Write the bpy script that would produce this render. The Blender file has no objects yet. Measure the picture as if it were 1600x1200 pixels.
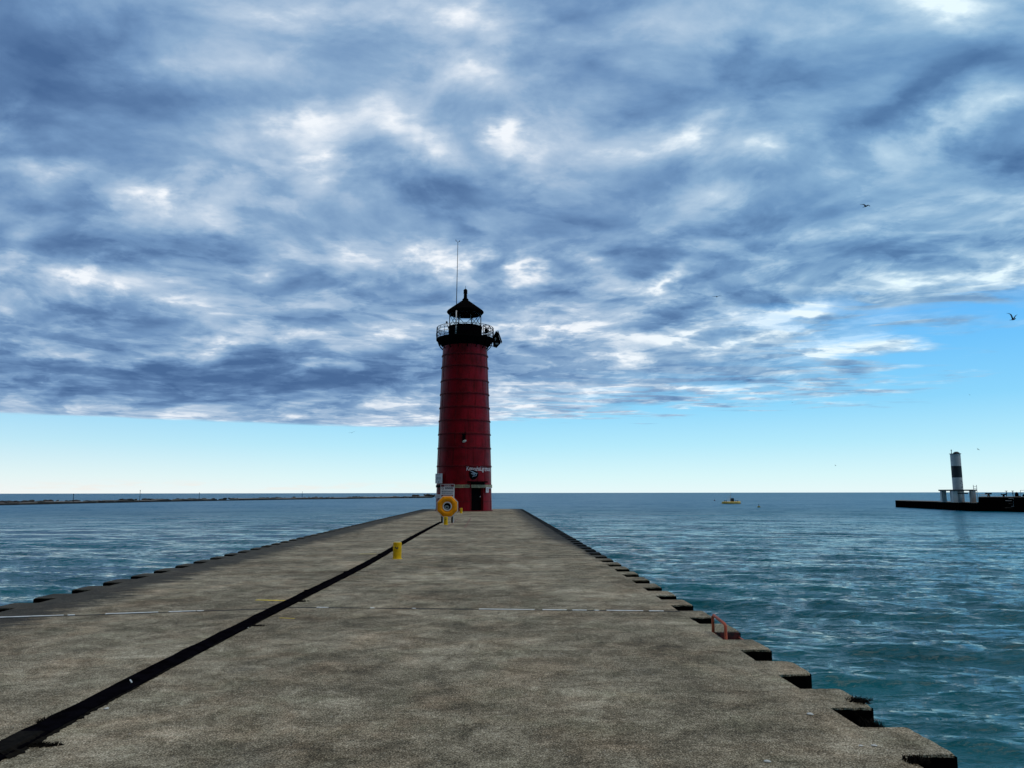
import bpy, bmesh, math, random
import numpy as np
from mathutils import Vector, Matrix, noise as mnoise

rnd = random.Random(7)
sc = bpy.context.scene
col = sc.collection
R = math.radians

# ------------------------------------------------------------------ camera
CAMZ = 1.6                      # eye height above the pier deck (deck is z = 0)
WATER = -1.5
PITCH, YAW, ROLL = R(8.06), R(-1.34), R(-0.08)
camd = bpy.data.cameras.new('camera')
camd.sensor_width = 36; camd.lens = 27.0
camd.clip_start = 0.05; camd.clip_end = 40000
cam = bpy.data.objects.new('camera', camd)
col.objects.link(cam)
ROT = Matrix.Rotation(YAW, 3, 'Z') @ Matrix.Rotation(R(90) + PITCH, 3, 'X') @ Matrix.Rotation(ROLL, 3, 'Z')
cam.matrix_world = Matrix.Translation((0, 0, CAMZ)) @ ROT.to_4x4()
sc.camera = cam

def ray(px, py):                # bearing of a point measured on the photograph
    return (ROT @ Vector(((px - 800) / 1200, (600 - py) / 1200, -1))).normalized()
def onz(px, py, z=0.0):
    d = ray(px, py); t = (z - CAMZ) / d.z
    return Vector((d.x * t, d.y * t, z))
def aty(px, py, Y):
    d = ray(px, py); t = Y / d.y
    return Vector((d.x * t, Y, CAMZ + d.z * t))

# ------------------------------------------------------------------ helpers
def tag(o, label=None, cat=None, group=None, kind=None):
    if label: o['label'] = label
    if cat: o['category'] = cat
    if group: o['group'] = group
    if kind: o['kind'] = kind
    return o
def empty(name, loc=(0, 0, 0), rz=0.0, label=None, cat=None, group=None):
    o = bpy.data.objects.new(name, None); col.objects.link(o)
    o.empty_display_size = 0.2
    o.location = loc; o.rotation_euler = (0, 0, rz)
    return tag(o, label, cat, group)
def build(name, bm, mat, parent=None, smooth=False, bevel=0.0):
    if bevel:
        bmesh.ops.bevel(bm, geom=[e for e in bm.edges], offset=bevel, segments=2, affect='EDGES', profile=0.6)
    me = bpy.data.meshes.new(name)
    bmesh.ops.recalc_face_normals(bm, faces=bm.faces)
    bm.to_mesh(me); bm.free()
    if isinstance(mat, (list, tuple)):
        for m in mat: me.materials.append(m)
    else: me.materials.append(mat)
    if smooth:
        for p in me.polygons: p.use_smooth = True
    o = bpy.data.objects.new(name, me); col.objects.link(o)
    if parent: o.parent = parent
    return o
def copy_tree(o, parent=None):
    c = o.copy(); col.objects.link(c)
    if parent: c.parent = parent
    for ch in list(o.children): copy_tree(ch, c)
    return c
def box(bm, c, s, rot=None):
    m = Matrix.Translation(c)
    if rot is not None: m = m @ rot.to_4x4()
    r = bmesh.ops.create_cube(bm, size=1, matrix=m @ Matrix.Diagonal((s[0], s[1], s[2], 1)))
    return r['verts']
def tube(bm, pts, r, n=8, caps=True):
    pts = [Vector(p) for p in pts]
    rs = r if isinstance(r, (list, tuple)) else [r] * len(pts)
    rings = []; up = None
    for i, p in enumerate(pts):
        t = (pts[min(i + 1, len(pts) - 1)] - pts[max(i - 1, 0)]).normalized()
        if up is None:
            up = Vector((0, 0, 1)) if abs(t.z) < 0.9 else Vector((1, 0, 0))
        a = t.cross(up).normalized(); b = a.cross(t).normalized(); up = b
        rings.append([bm.verts.new(p + (a * math.cos(k * 2 * math.pi / n) + b * math.sin(k * 2 * math.pi / n)) * rs[i]) for k in range(n)])
    for i in range(len(rings) - 1):
        for k in range(n):
            bm.faces.new((rings[i][k], rings[i][(k + 1) % n], rings[i + 1][(k + 1) % n], rings[i + 1][k]))
    if caps:
        bm.faces.new(rings[0]); bm.faces.new(rings[-1][::-1])
def lathe(bm, prof, n=64, c=(0, 0), phase=0.0, cap=True):
    rings = []
    for (r, z) in prof:
        rings.append([bm.verts.new((c[0] + r * math.cos(phase + k * 2 * math.pi / n), c[1] + r * math.sin(phase + k * 2 * math.pi / n), z)) for k in range(n)])
    for i in range(len(rings) - 1):
        for k in range(n):
            bm.faces.new((rings[i][k], rings[i][(k + 1) % n], rings[i + 1][(k + 1) % n], rings[i + 1][k]))
    if cap:
        if prof[0][0] > 1e-4: bm.faces.new(rings[0][::-1])
        if prof[-1][0] > 1e-4: bm.faces.new(rings[-1])
    bmesh.ops.remove_doubles(bm, verts=bm.verts, dist=1e-5)
def ring_tube(bm, R0, z, r, n=64, m=6):
    vs = [[bm.verts.new(((R0 + r * math.cos(j * 2 * math.pi / m)) * math.cos(i * 2 * math.pi / n),
                         (R0 + r * math.cos(j * 2 * math.pi / m)) * math.sin(i * 2 * math.pi / n),
                         z + r * math.sin(j * 2 * math.pi / m))) for j in range(m)] for i in range(n)]
    for i in range(n):
        for j in range(m):
            bm.faces.new((vs[i][j], vs[(i + 1) % n][j], vs[(i + 1) % n][(j + 1) % m], vs[i][(j + 1) % m]))
def prism(bm, outline, z0, z1):
    lo = [bm.verts.new((x, y, z0)) for x, y in outline]; hi = [bm.verts.new((x, y, z1)) for x, y in outline]
    n = len(outline)
    bm.faces.new(hi); bm.faces.new(lo[::-1])
    for i in range(n): bm.faces.new((lo[i], lo[(i + 1) % n], hi[(i + 1) % n], hi[i]))
def B(): return bmesh.new()

# ------------------------------------------------------------------ node maths
class G:
    def __init__(s, nt): s.nt = nt
    def new(s, t, **kw):
        n = s.nt.nodes.new(t)
        for k, v in kw.items(): setattr(n, k, v)
        return n
    def put(s, sock, v):
        if isinstance(v, bpy.types.NodeSocket): s.nt.links.new(v, sock)
        elif v is not None: sock.default_value = v
    def m(s, op, a, b=None, c=None, clamp=False):
        n = s.new('ShaderNodeMath', operation=op, use_clamp=clamp)
        for i, v in enumerate((a, b, c)):
            if v is not None: s.put(n.inputs[i], v)
        return n.outputs[0]
    def add(s, a, b): return s.m('ADD', a, b)
    def sub(s, a, b): return s.m('SUBTRACT', a, b)
    def mul(s, a, b): return s.m('MULTIPLY', a, b)
    def v(s, op, a, b=None):
        n = s.new('ShaderNodeVectorMath', operation=op)
        s.put(n.inputs[0], a)
        if b is not None:
            if op == 'SCALE': s.put(n.inputs[3], b)
            else: s.put(n.inputs[1], b)
        return n.outputs['Value'] if op in ('DOT_PRODUCT', 'LENGTH', 'DISTANCE') else n.outputs[0]
    def comb(s, x, y, z=0.0):
        n = s.new('ShaderNodeCombineXYZ')
        for i, q in enumerate((x, y, z)): s.put(n.inputs[i], q)
        return n.outputs[0]
    def sep(s, v):
        n = s.new('ShaderNodeSeparateXYZ'); s.put(n.inputs[0], v); return n.outputs
    def noise(s, vec, scale, detail=4.0, rough=0.5, dist=0.0, color=False, dim='3D', lac=2.0):
        n = s.new('ShaderNodeTexNoise', noise_dimensions=dim)
        s.put(n.inputs['Vector'], vec); s.put(n.inputs['Scale'], scale)
        n.inputs['Detail'].default_value = detail; n.inputs['Roughness'].default_value = rough
        n.inputs['Distortion'].default_value = dist; n.inputs['Lacunarity'].default_value = lac
        return n.outputs['Color' if color else 'Fac']
    def rng(s, v, a, b, c=0.0, d=1.0, smooth=True):
        n = s.new('ShaderNodeMapRange', interpolation_type='SMOOTHSTEP' if smooth else 'LINEAR')
        s.put(n.inputs[0], v)
        for i, q in enumerate((a, b, c, d)): s.put(n.inputs[i + 1], q)
        return n.outputs[0]
    def ramp(s, f, stops, mode='LINEAR'):
        n = s.new('ShaderNodeValToRGB'); n.color_ramp.interpolation = mode
        el = n.color_ramp.elements
        while len(el) < len(stops): el.new(0.5)
        for e, (p, c) in zip(el, stops): e.position = p; e.color = (*c, 1)
        s.put(n.inputs[0], f); return n.outputs[0]
    def mix(s, f, a, b, blend='MIX'):
        n = s.new('ShaderNodeMix', data_type='RGBA', blend_type=blend)
        s.put(n.inputs[0], f)
        s.put(n.inputs[6], (*a, 1) if isinstance(a, tuple) and len(a) == 3 else a)
        s.put(n.inputs[7], (*b, 1) if isinstance(b, tuple) and len(b) == 3 else b)
        return n.outputs[2]
    def mapping(s, vec, loc=(0, 0, 0), rot=(0, 0, 0), scale=(1, 1, 1), typ='POINT'):
        n = s.new('ShaderNodeMapping', vector_type=typ)
        s.put(n.inputs[0], vec)
        n.inputs[1].default_value = loc; n.inputs[2].default_value = rot; n.inputs[3].default_value = scale
        return n.outputs[0]

def material(name):
    m = bpy.data.materials.new(name); m.use_nodes = True
    nt = m.node_tree; g = G(nt)
    bsdf = nt.nodes['Principled BSDF']
    return m, g, bsdf
def paint(name, c, rough=0.5, var=0.25, scale=6.0, metal=0.0, dirt=None, dirt_amt=0.5, bump=0.1, bscale=40.0, spec=0.5):
    m, g, b = material(name)
    co = g.new('ShaderNodeTexCoord').outputs['Object']
    n1 = g.noise(co, scale, 5, 0.6)
    dark = tuple(x * (1 - var) for x in c); lite = tuple(min(1, x * (1 + var)) for x in c)
    cc = g.mix(g.rng(n1, 0.3, 0.7), dark, lite)
    if dirt:
        n2 = g.noise(co, scale * 2.3, 8, 0.7, 0.4)
        cc = g.mix(g.rng(n2, 1 - dirt_amt, 1.08 - dirt_amt), cc, dirt)
    g.put(b.inputs['Base Color'], cc)
    b.inputs['Roughness'].default_value = rough; b.inputs['Metallic'].default_value = metal
    b.inputs['Specular IOR Level'].default_value = spec
    bn = g.new('ShaderNodeBump'); bn.inputs['Strength'].default_value = bump; bn.inputs['Distance'].default_value = 0.02
    g.put(bn.inputs['Height'], g.noise(co, bscale, 4, 0.6)); g.put(b.inputs['Normal'], bn.outputs[0])
    return m

# ------------------------------------------------------------------ world: broken stratocumulus over clear horizon
SUN_EL, SUN_AZ = R(66), R(112)          # azimuth clockwise from +Y
def make_world():
    w = bpy.data.worlds.new('World'); sc.world = w; w.use_nodes = True
    nt = w.node_tree; nt.nodes.clear(); g = G(nt)
    d = g.new('ShaderNodeTexCoord').outputs['Generated']
    x, y, z = g.sep(d)
    sky = g.new('ShaderNodeTexSky', sky_type='NISHITA', sun_disc=False)
    sky.sun_elevation = SUN_EL; sky.sun_rotation = SUN_AZ
    sky.air_density = 1.0; sky.dust_density = 0.35; sky.ozone_density = 1.5; sky.altitude = 0
    zc = g.m('MAXIMUM', z, 0.004)
    p = g.comb(g.m('DIVIDE', x, zc), g.m('DIVIDE', y, zc))          # point on the cloud deck
    px, py, _ = g.sep(p)
    ya = g.m('MAXIMUM', y, 0.05)
    uv = g.comb(g.m('DIVIDE', x, ya), g.m('DIVIDE', z, ya))
    # soft warp
    wv = g.v('SUBTRACT', g.noise(g.v('MULTIPLY', uv, (6.0, 13.0, 1.0)), 1.0, 5, 0.62, color=True), (0.5, 0.5, 0.5))
    uvw = g.v('ADD', uv, g.v('MULTIPLY', wv, (0.17, 0.085, 0.0)))
    zq = g.add(zc, 0.18)
    q_ = g.comb(g.m('DIVIDE', x, zq), g.m('DIVIDE', y, zq))          # same, eased towards the horizon
    pw = g.v('ADD', q_, g.v('SCALE', g.v('SUBTRACT', g.noise(q_, 1.1, 2, 0.5, color=True), (0.5, 0.5, 0.5)), 0.5))
    ps = g.v('ADD', p, g.v('SCALE', g.v('SUBTRACT', g.noise(p, 0.9, 2, 0.5, color=True), (0.5, 0.5, 0.5)), 0.7))
    # masses of the deck, as bearings (photograph px, px size, tilt, strength)
    blobs = BLOBS
    acc = 0.0
    for (bx, by, rx, ry, rot, amp) in blobs:
        q = ray(bx, by); u0, v0 = q.x / q.y, q.z / q.y
        mp = g.mapping(uvw, (u0, v0, 0), (0, 0, R(rot)), (rx / 1200, ry / 1200, 1.0), 'TEXTURE')
        gr = g.new('ShaderNodeTexGradient', gradient_type='QUADRATIC_SPHERE'); g.put(gr.inputs[0], mp)
        acc = g.m('MULTIPLY_ADD', gr.outputs[1], amp, acc)
    n1 = g.noise(pw, 1.1, 3, 0.5)
    n2 = g.noise(pw, 3.0, 7, 0.52, 0.2)
    n2b = g.noise(g.v('ADD', pw, (0.02, 0.075, 0.0)), 3.0, 7, 0.52, 0.2)
    n3 = g.noise(pw, 9.0, 8, 0.6)
    rel = g.sub(n2, n2b)                                              # light catching the billows
    b = g.m('MULTIPLY_ADD', g.sub(n1, 0.5), 0.36, 0.53)
    b = g.m('MULTIPLY_ADD', g.sub(n2, 0.5), 0.46, b)
    b = g.m('MULTIPLY_ADD', g.sub(n3, 0.5), 0.16, b)
    b = g.m('MULTIPLY_ADD', rel, 1.0, b)
    puff = g.rng(g.noise(g.v('ADD', pw, (4.0, 2.0, 0.0)), 3.6, 7, 0.60, 0.25), 0.47, 0.565)
    puff2 = g.rng(g.noise(g.v('ADD', ps, (1.0, 7.0, 0.0)), 2.2, 7, 0.60, 0.2), 0.47, 0.56)
    b = g.m('MULTIPLY_ADD', g.mul(g.sub(puff, 0.5), g.rng(z, 0.5, 0.2, 0.5, 1.0)), 0.15, b)
    b = g.m('MULTIPLY_ADD', g.mul(g.sub(puff2, 0.4), g.mul(g.rng(z, 0.40, 0.20), g.rng(x, -0.35, 0.1, 0.55, 1.0))), 0.18, b)
    b = g.m('MULTIPLY_ADD', acc, 1.28, b)
    # outline of the deck, signed distance on the deck plane (positive inside)
    sA = g.sub(g.m('MULTIPLY_ADD', px, 0.46, 12.75), py)
    sB = g.mul(g.sub(g.m('MULTIPLY_ADD', px, -0.71, 11.1), py), 0.8)
    sC = g.add(g.sub(g.m('MULTIPLY_ADD', py, 0.37, 1.25), px), g.rng(py, 4.2, 3.0, 0.0, 2.0))
    s = g.m('SMOOTH_MIN', g.m('SMOOTH_MIN', sA, sB, 1.0), g.mul(sC, 2.2), 1.0)
    rag = g.mul(g.rng(px, -1.0, 2.3, 0.9, 8.0), g.rng(z, 0.42, 0.24))
    streak = g.noise(g.mapping(ps, (3.1, 1.7, 0), (0, 0, R(-38)), (0.8, 1.5, 1)), 1.25, 7, 0.55)
    s2 = g.m('MULTIPLY_ADD', g.sub(streak, 0.5), rag, s)
    alpha = g.rng(s2, g.rng(px, 0.0, 2.5, -0.15, -0.5), g.rng(px, 0.0, 2.5, 0.5, 1.3))
    gap = g.rng(g.noise(g.mapping(ps, (2.0, 5.0, 0), (0, 0, R(-30)), (0.9, 1.7, 1)), 1.7, 6, 0.58), 0.44, 0.56, 0.0, 1.0)
    gapw = g.mul(g.rng(s, 4.0, 0.9), g.rng(px, -0.8, 1.6))
    alpha = g.mul(alpha, g.sub(1.0, g.mul(gapw, g.mul(g.sub(1.0, gap), 0.62))))
    fringe = g.rng(s2, 0.3, 3.0, 0.22, 0.0)
    b = g.add(b, fringe)
    # far small cumulus low on the left
    hv = g.noise(g.v('MULTIPLY', uv, (9.0, 60.0, 1.0)), 1.0, 5, 0.6)
    hm = g.mul(g.rng(uv_v(g, uv), 0.002, 0.006), g.rng(uv_v(g, uv), 0.020, 0.008))
    hl = g.mul(g.mul(g.rng(hv, 0.5, 0.62), hm), g.rng(g.sep(uv)[0], 0.1, -0.35))
    cc = g.ramp(b, [(0.0, (0.068, 0.145, 0.310)), (0.20, (0.104, 0.202, 0.390)), (0.38, (0.165, 0.296, 0.510)),
                    (0.56, (0.262, 0.412, 0.615)), (0.78, (0.475, 0.600, 0.755)), (1.0, (0.890, 0.935, 0.99))])
    cc = g.mix(g.rng(x, 0.05, 0.5, 0.0, 0.8), cc, g.mix(1.0, cc, (0.90, 1.05, 1.06), 'MULTIPLY'))
    # unseen cloud behind the camera dimmed so faces towards it stay dark
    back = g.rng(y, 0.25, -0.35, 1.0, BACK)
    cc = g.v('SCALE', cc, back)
    grad = g.ramp(z, [(0.0, (0.84, 0.99, 1.0)), (0.02, (0.72, 0.97, 1.0)), (0.06, (0.47, 0.85, 1.0)), (0.11, (0.26, 0.69, 1.0)),
                      (0.17, (0.16, 0.57, 1.0)), (0.24, (0.10, 0.46, 1.0)), (0.6, (0.05, 0.25, 0.75))])
    grad = g.mix(g.rng(x, 0.0, -0.6, 0.0, 0.75), grad, g.mix(1.0, grad, (1.16, 0.96, 0.93), 'MULTIPLY'))
    skyc = g.mix(0.9, g.mix(1.0, sky.outputs[0], SKYTINT, 'MULTIPLY'), g.v('SCALE', grad, 1.0 / SKYSTR))
    skyc2 = g.mix(g.mul(hl, 0.5), skyc, (9.0, 8.4, 7.8))
    bg1 = g.new('ShaderNodeBackground'); g.put(bg1.inputs[0], skyc2); bg1.inputs[1].default_value = SKYSTR
    bg2 = g.new('ShaderNodeBackground'); g.put(bg2.inputs[0], cc); bg2.inputs[1].default_value = 1.0
    mx = g.new('ShaderNodeMixShader'); g.put(mx.inputs[0], alpha)
    nt.links.new(bg1.outputs[0], mx.inputs[1]); nt.links.new(bg2.outputs[0], mx.inputs[2])
    out = g.new('ShaderNodeOutputWorld'); nt.links.new(mx.outputs[0], out.inputs[0])
    w.cycles.sampling_method = 'MANUAL'; w.cycles.sample_map_resolution = 512
def uv_v(g, uv): return g.sep(uv)[1]
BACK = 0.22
SKYTINT = (0.8, 1.0, 1.25, 1.0)
SKYSTR = 0.1
BLOBS = [
 (485,188,120,55,8,.30),(505,248,280,150,0,.55),(625,190,150,70,-8,.24),(660,215,120,60,-15,.15),
 (800,208,60,60,0,.42),(850,250,230,150,0,.30),(1075,212,140,55,25,.36),(1000,240,120,70,0,.15),(1140,300,200,70,0,.20),
 (1205,218,110,50,5,.32),(1470,205,260,65,28,.34),(1560,165,200,60,22,.22),(1470,5,170,55,0,.40),(690,25,200,90,-10,.42),
 (745,95,120,90,0,.22),(420,35,260,70,0,.22),(380,95,320,70,0,.14),(50,265,190,45,0,.30),(215,310,90,45,0,.30),(268,308,50,35,0,.30),
 (335,350,260,55,-12,.24),(520,385,280,50,-12,.22),(725,420,85,55,0,.62),(650,398,150,45,-14,.30),(820,428,55,70,0,.62),
 (915,410,70,35,0,.35),(1048,432,110,40,35,.55),(960,450,250,50,0,.14),(425,420,100,50,0,.36),(90,420,300,45,-9,.28),(270,460,280,50,-12,.14),
 (345,538,100,45,25,.42),(90,545,200,32,-4,.28),(240,545,200,30,0,.20),(600,515,320,45,0,.26),(460,555,160,25,5,.18),
 (870,505,280,38,-3,.36),(1075,515,260,36,9,.42),(1235,484,130,38,15,.60),(1140,536,220,26,8,.38),(1270,548,160,24,0,.30),
 (1450,455,300,45,12,.30),(1560,425,180,32,10,.22),(980,555,120,18,5,.45),(920,610,300,40,0,.28),(620,630,240,30,0,.24),(1400,340,260,60,10,.10),
 (60,100,400,260,0,-.34),(20,70,220,160,0,-.12),(330,165,360,70,-6,-.18),(110,175,260,60,0,-.08),(690,290,360,105,-8,-.42),(760,320,200,50,0,-.12),
 (250,388,360,75,-10,-.30),(100,380,220,50,0,-.10),(80,495,420,50,-6,-.18),(300,580,620,95,-3,-.50),(120,600,300,50,0,-.10),(520,575,300,40,0,-.12),
 (880,40,220,140,0,-.14),(1180,70,200,110,40,-.22),(1240,125,360,70,15,-.22),(1420,150,280,60,28,-.25),(975,178,180,60,8,-.22),
 (1595,262,120,70,0,-.25),(1560,60,160,90,0,-.10),(1010,385,360,50,8,-.26),(860,462,280,30,0,-.25),(1120,470,260,32,10,-.18),(570,445,280,40,0,-.14),
 (800,540,240,25,0,-.22),(1000,500,160,14,6,-.12),(1190,510,200,14,12,-.16),(1330,395,220,40,10,-.10),(900,345,160,60,0,-.06),
]
make_world()

# ------------------------------------------------------------------ sun behind thin cloud
sl = bpy.data.lights.new('sun', 'SUN'); sl.energy = 0.95; sl.angle = R(32); sl.color = (1.0, 0.88, 0.72)
so = bpy.data.objects.new('sun', sl); col.objects.link(so)
sd = Vector((math.sin(SUN_AZ) * math.cos(SUN_EL), math.cos(SUN_AZ) * math.cos(SUN_EL), math.sin(SUN_EL)))
so.rotation_euler = sd.to_track_quat('Z', 'Y').to_euler(); so.location = (30, 30, 60)

# ------------------------------------------------------------------ materials
M = {}
def concrete_mat():
    m, g, b = material('weathered_concrete')
    co = g.new('ShaderNodeTexCoord').outputs['Object']
    x, y, z = g.sep(co)
    big = g.noise(co, 0.45, 4, 0.6)
    mid = g.noise(g.v('MULTIPLY', co, (1.0, 1.0, 1.0)), 3.2, 6, 0.62, 0.6)
    fine = g.noise(co, 22.0, 6, 0.68)
    grit = g.noise(co, 85.0, 4, 0.75)
    t = g.m('MULTIPLY_ADD', g.sub(big, 0.5), 0.7, 0.49)
    t = g.m('MULTIPLY_ADD', g.sub(mid, 0.5), 0.72, t)
    t = g.m('MULTIPLY_ADD', g.sub(fine, 0.5), 0.75, t)
    t = g.m('MULTIPLY_ADD', g.sub(grit, 0.5), 2.3, t)
    c = g.ramp(t, CONC)
    hue = g.noise(co, 1.1, 5, 0.65, 0.5)
    c = g.mix(g.rng(hue, 0.42, 0.72, 0.0, 0.5), c, g.mix(1.0, c, (1.12, 0.90, 0.78), 'MULTIPLY'))
    c = g.mix(g.rng(g.noise(g.v('ADD', co, (9, 4, 0)), 1.6, 5, 0.65), 0.45, 0.75, 0.0, 0.55), c, g.mix(1.0, c, (0.80, 0.88, 0.80), 'MULTIPLY'))
    # algae and rust stains along both edges, and blotches further out
    en = g.noise(g.v('MULTIPLY', co, (1.0, 2.4, 1.0)), 1.3, 7, 0.7, 0.6)
    el = g.add(x, 7.08); er = g.sub(2.9, x)
    sl_ = g.rng(g.m('MULTIPLY_ADD', en, -2.5, el), -0.35, 0.30, 0.85, 0.0)
    reach = g.rng(y, 17.0, 30.0, 0.5, 2.5)
    sr_ = g.rng(g.m('MULTIPLY_ADD', en, g.mul(reach, -1.0), er), -0.6, 0.25, 0.85, 0.0)
    sr_ = g.mul(sr_, g.rng(y, 15.0, 20.0, 0.25, 1.0))
    c = g.mix(sl_, c, (0.030, 0.027, 0.022)); c = g.mix(sr_, c, (0.026, 0.024, 0.021))
    rim = g.mul(g.rng(g.m('MULTIPLY_ADD', g.noise(co, 3.0, 6, 0.7), -0.9, er), -0.12, 0.06, 0.95, 0.0), g.rng(y, 17.5, 21.0))
    c = g.mix(rim, c, (0.010, 0.009, 0.008))
    # puddle-dark blotches
    bl = g.noise(g.v('MULTIPLY', co, (0.7, 1.0, 1.0)), 0.8, 6, 0.7, 1.0)
    c = g.mix(g.rng(bl, 0.58, 0.70, 0.0, 0.25), c, (0.10, 0.10, 0.092))
    # chips and droppings
    vo = g.new('ShaderNodeTexVoronoi', feature='F1'); g.put(vo.inputs['Vector'], g.v('ADD', co, g.v('SCALE', g.noise(co, 30, 3, 0.6, color=True), 0.03))); vo.inputs['Scale'].default_value = 7.0
    cell = g.sep(vo.outputs['Color'])
    spot = g.mul(g.rng(vo.outputs['Distance'], 0.035, 0.075, 1.0, 0.0), g.rng(cell[0], 0.55, 0.9))
    c = g.mix(g.mul(spot, 0.75), c, (0.58, 0.55, 0.48))
    vo2 = g.new('ShaderNodeTexVoronoi', feature='F1'); g.put(vo2.inputs['Vector'], g.v('ADD', co, (3.3, 1.2, 0))); vo2.inputs['Scale'].default_value = 45.0
    c2 = g.sep(vo2.outputs['Color'])
    c = g.mix(g.mul(g.rng(vo2.outputs['Distance'], 0.12, 0.3, 1.0, 0.0), g.rng(c2[1], 0.80, 0.95, 0.0, 0.6)), c, (0.50, 0.47, 0.40))
    g.put(b.inputs['Base Color'], c)
    b.inputs['Roughness'].default_value = 0.93; b.inputs['Specular IOR Level'].default_value = 0.2
    bn = g.new('ShaderNodeBump'); bn.inputs['Strength'].default_value = 0.8; bn.inputs['Distance'].default_value = 0.012
    g.put(bn.inputs['Height'], g.add(g.add(g.mul(fine, 1.0), g.mul(grit, 0.5)), g.mul(mid, 1.5)))
    g.put(b.inputs['Normal'], bn.outputs[0])
    return m
CONC = [(0.10, (0.015, 0.011, 0.0055)), (0.37, (0.134, 0.105, 0.062)), (0.52, (0.280, 0.226, 0.142)), (0.66, (0.48, 0.395, 0.262)), (0.88, (0.92, 0.80, 0.59))]
M['concrete'] = concrete_mat()
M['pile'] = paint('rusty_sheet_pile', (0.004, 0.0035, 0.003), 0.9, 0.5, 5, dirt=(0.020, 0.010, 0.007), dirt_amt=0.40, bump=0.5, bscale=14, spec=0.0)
M['redpile'] = paint('red_painted_steel', (0.16, 0.022, 0.015), 0.7, 0.5, 9, dirt=(0.03, 0.012, 0.01), dirt_amt=0.5, bump=0.5, bscale=20)
M['duct'] = paint('black_rubber_duct', (0.0035, 0.003, 0.0045), 0.6, 0.5, 7, dirt=(0.012, 0.010, 0.015), dirt_amt=0.40, bump=0.5, bscale=9, spec=0.0)
M['caulk'] = paint('white_caulk', (0.95, 0.92, 0.85), 0.8, 0.12, 20, dirt=(0.3, 0.27, 0.2), dirt_amt=0.36)
M['tar'] = paint('joint_tar', (0.020, 0.019, 0.017), 0.9, 0.4, 20)
M['yellowpaint'] = paint('yellow_paint', (0.85, 0.60, 0.05), 0.75, 0.2, 14, dirt=(0.35, 0.27, 0.12), dirt_amt=0.40)
M['bollard'] = paint('yellow_bollard_paint', (0.85, 0.47, 0.006), 0.6, 0.2, 7, dirt=(0.16, 0.08, 0.03), dirt_amt=0.38, bump=0.2, spec=0.15)
M['bollardtop'] = paint('pale_yellow_cap', (0.80, 0.66, 0.22), 0.5, 0.1, 12, dirt=(0.3, 0.2, 0.08), dirt_amt=0.3)
def red_mat():
    m, g, b = material('deep_red_paint')
    co = g.new('ShaderNodeTexCoord').outputs['Object']
    n1 = g.noise(co, 0.8, 5, 0.6)
    c = g.mix(g.rng(n1, 0.32, 0.68), (0.160, 0.0008, 0.0035), (0.310, 0.0016, 0.0085))
    runs = g.noise(g.v('MULTIPLY', co, (3.2, 3.2, 0.30)), 1.0, 7, 0.68)
    c = g.mix(g.rng(runs, 0.52, 0.68, 0.0, 0.75), c, (0.060, 0.0015, 0.002))
    c = g.mix(g.rng(g.noise(g.v('MULTIPLY', co, (5, 5, 1.1)), 1.3, 8, 0.72), 0.62, 0.72, 0.0, 0.6), c, (0.26, 0.030, 0.030))
    fl = g.noise(co, 9.0, 6, 0.7)
    c = g.mix(g.rng(fl, 0.66, 0.72, 0.0, 0.7), c, (0.05, 0.018, 0.012))
    g.put(b.inputs['Base Color'], c)
    g.put(b.inputs['Roughness'], g.rng(runs, 0.4, 0.7, 0.38, 0.7)); b.inputs['Specular IOR Level'].default_value = 0.14
    bn = g.new('ShaderNodeBump'); bn.inputs['Strength'].default_value = 0.3; bn.inputs['Distance'].default_value = 0.05
    g.put(bn.inputs['Height'], g.noise(co, 1.7, 4, 0.6)); g.put(b.inputs['Normal'], bn.outputs[0])
    return m
M['red'] = red_mat()
M['redring'] = paint('flange_red_paint', (0.150, 0.002, 0.005), 0.6, 0.45, 5, dirt=(0.24, 0.15, 0.13), dirt_amt=0.36, bump=0.4, spec=0.2)
M['black'] = paint('black_iron_paint', (0.0045, 0.004, 0.0045), 0.6, 0.4, 4, dirt=(0.010, 0.004, 0.003), dirt_amt=0.36, bump=0.2, spec=0.0)
M['void'] = paint('dark_doorway_paint', (0.0025, 0.0025, 0.003), 0.85, 0.3, 4, spec=0.04)
M['beige'] = paint('beige_band_paint', (0.34, 0.27, 0.15), 0.6, 0.35, 6, dirt=(0.05, 0.03, 0.02), dirt_amt=0.38)
M['sign'] = paint('white_sign_enamel', (0.74, 0.66, 0.66), 0.5, 0.08, 5, dirt=(0.3, 0.24, 0.22), dirt_amt=0.3)
M['signred'] = paint('sign_red', (0.13, 0.006, 0.012), 0.45, 0.1, 8)
M['ink'] = paint('sign_ink', (0.03, 0.022, 0.03), 0.5, 0.2, 20)
M['orange'] = paint('orange_ring_shell', (0.88, 0.30, 0.004), 0.6, 0.15, 5, dirt=(0.55, 0.17, 0.004), dirt_amt=0.4, spec=0.12)
M['white'] = paint('chalky_white_paint', (0.70, 0.68, 0.66), 0.5, 0.08, 5, dirt=(0.3, 0.27, 0.24), dirt_amt=0.3)
M['script'] = paint('white_lettering_paint', (0.72, 0.62, 0.63), 0.6, 0.2, 12)
M['emblem'] = paint('pale_blue_emblem_paint', (0.25, 0.36, 0.46), 0.6, 0.2, 12)
M['rope'] = paint('grey_rope', (0.30, 0.33, 0.32), 0.9, 0.3, 40)
M['rail'] = paint('red_lead_rail', (0.44, 0.080, 0.030), 0.6, 0.3, 9, dirt=(0.07, 0.02, 0.012), dirt_amt=0.42)
M['greywhite'] = paint('weathered_white_tower', (0.58, 0.58, 0.56), 0.6, 0.10, 1.2, dirt=(0.16, 0.17, 0.17), dirt_amt=0.36)
M['band'] = paint('dark_green_band', (0.012, 0.018, 0.022), 0.6, 0.3, 2)
M['steelgrey'] = paint('galvanised_rail', (0.30, 0.32, 0.34), 0.45, 0.2, 8, metal=0.3)
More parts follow.
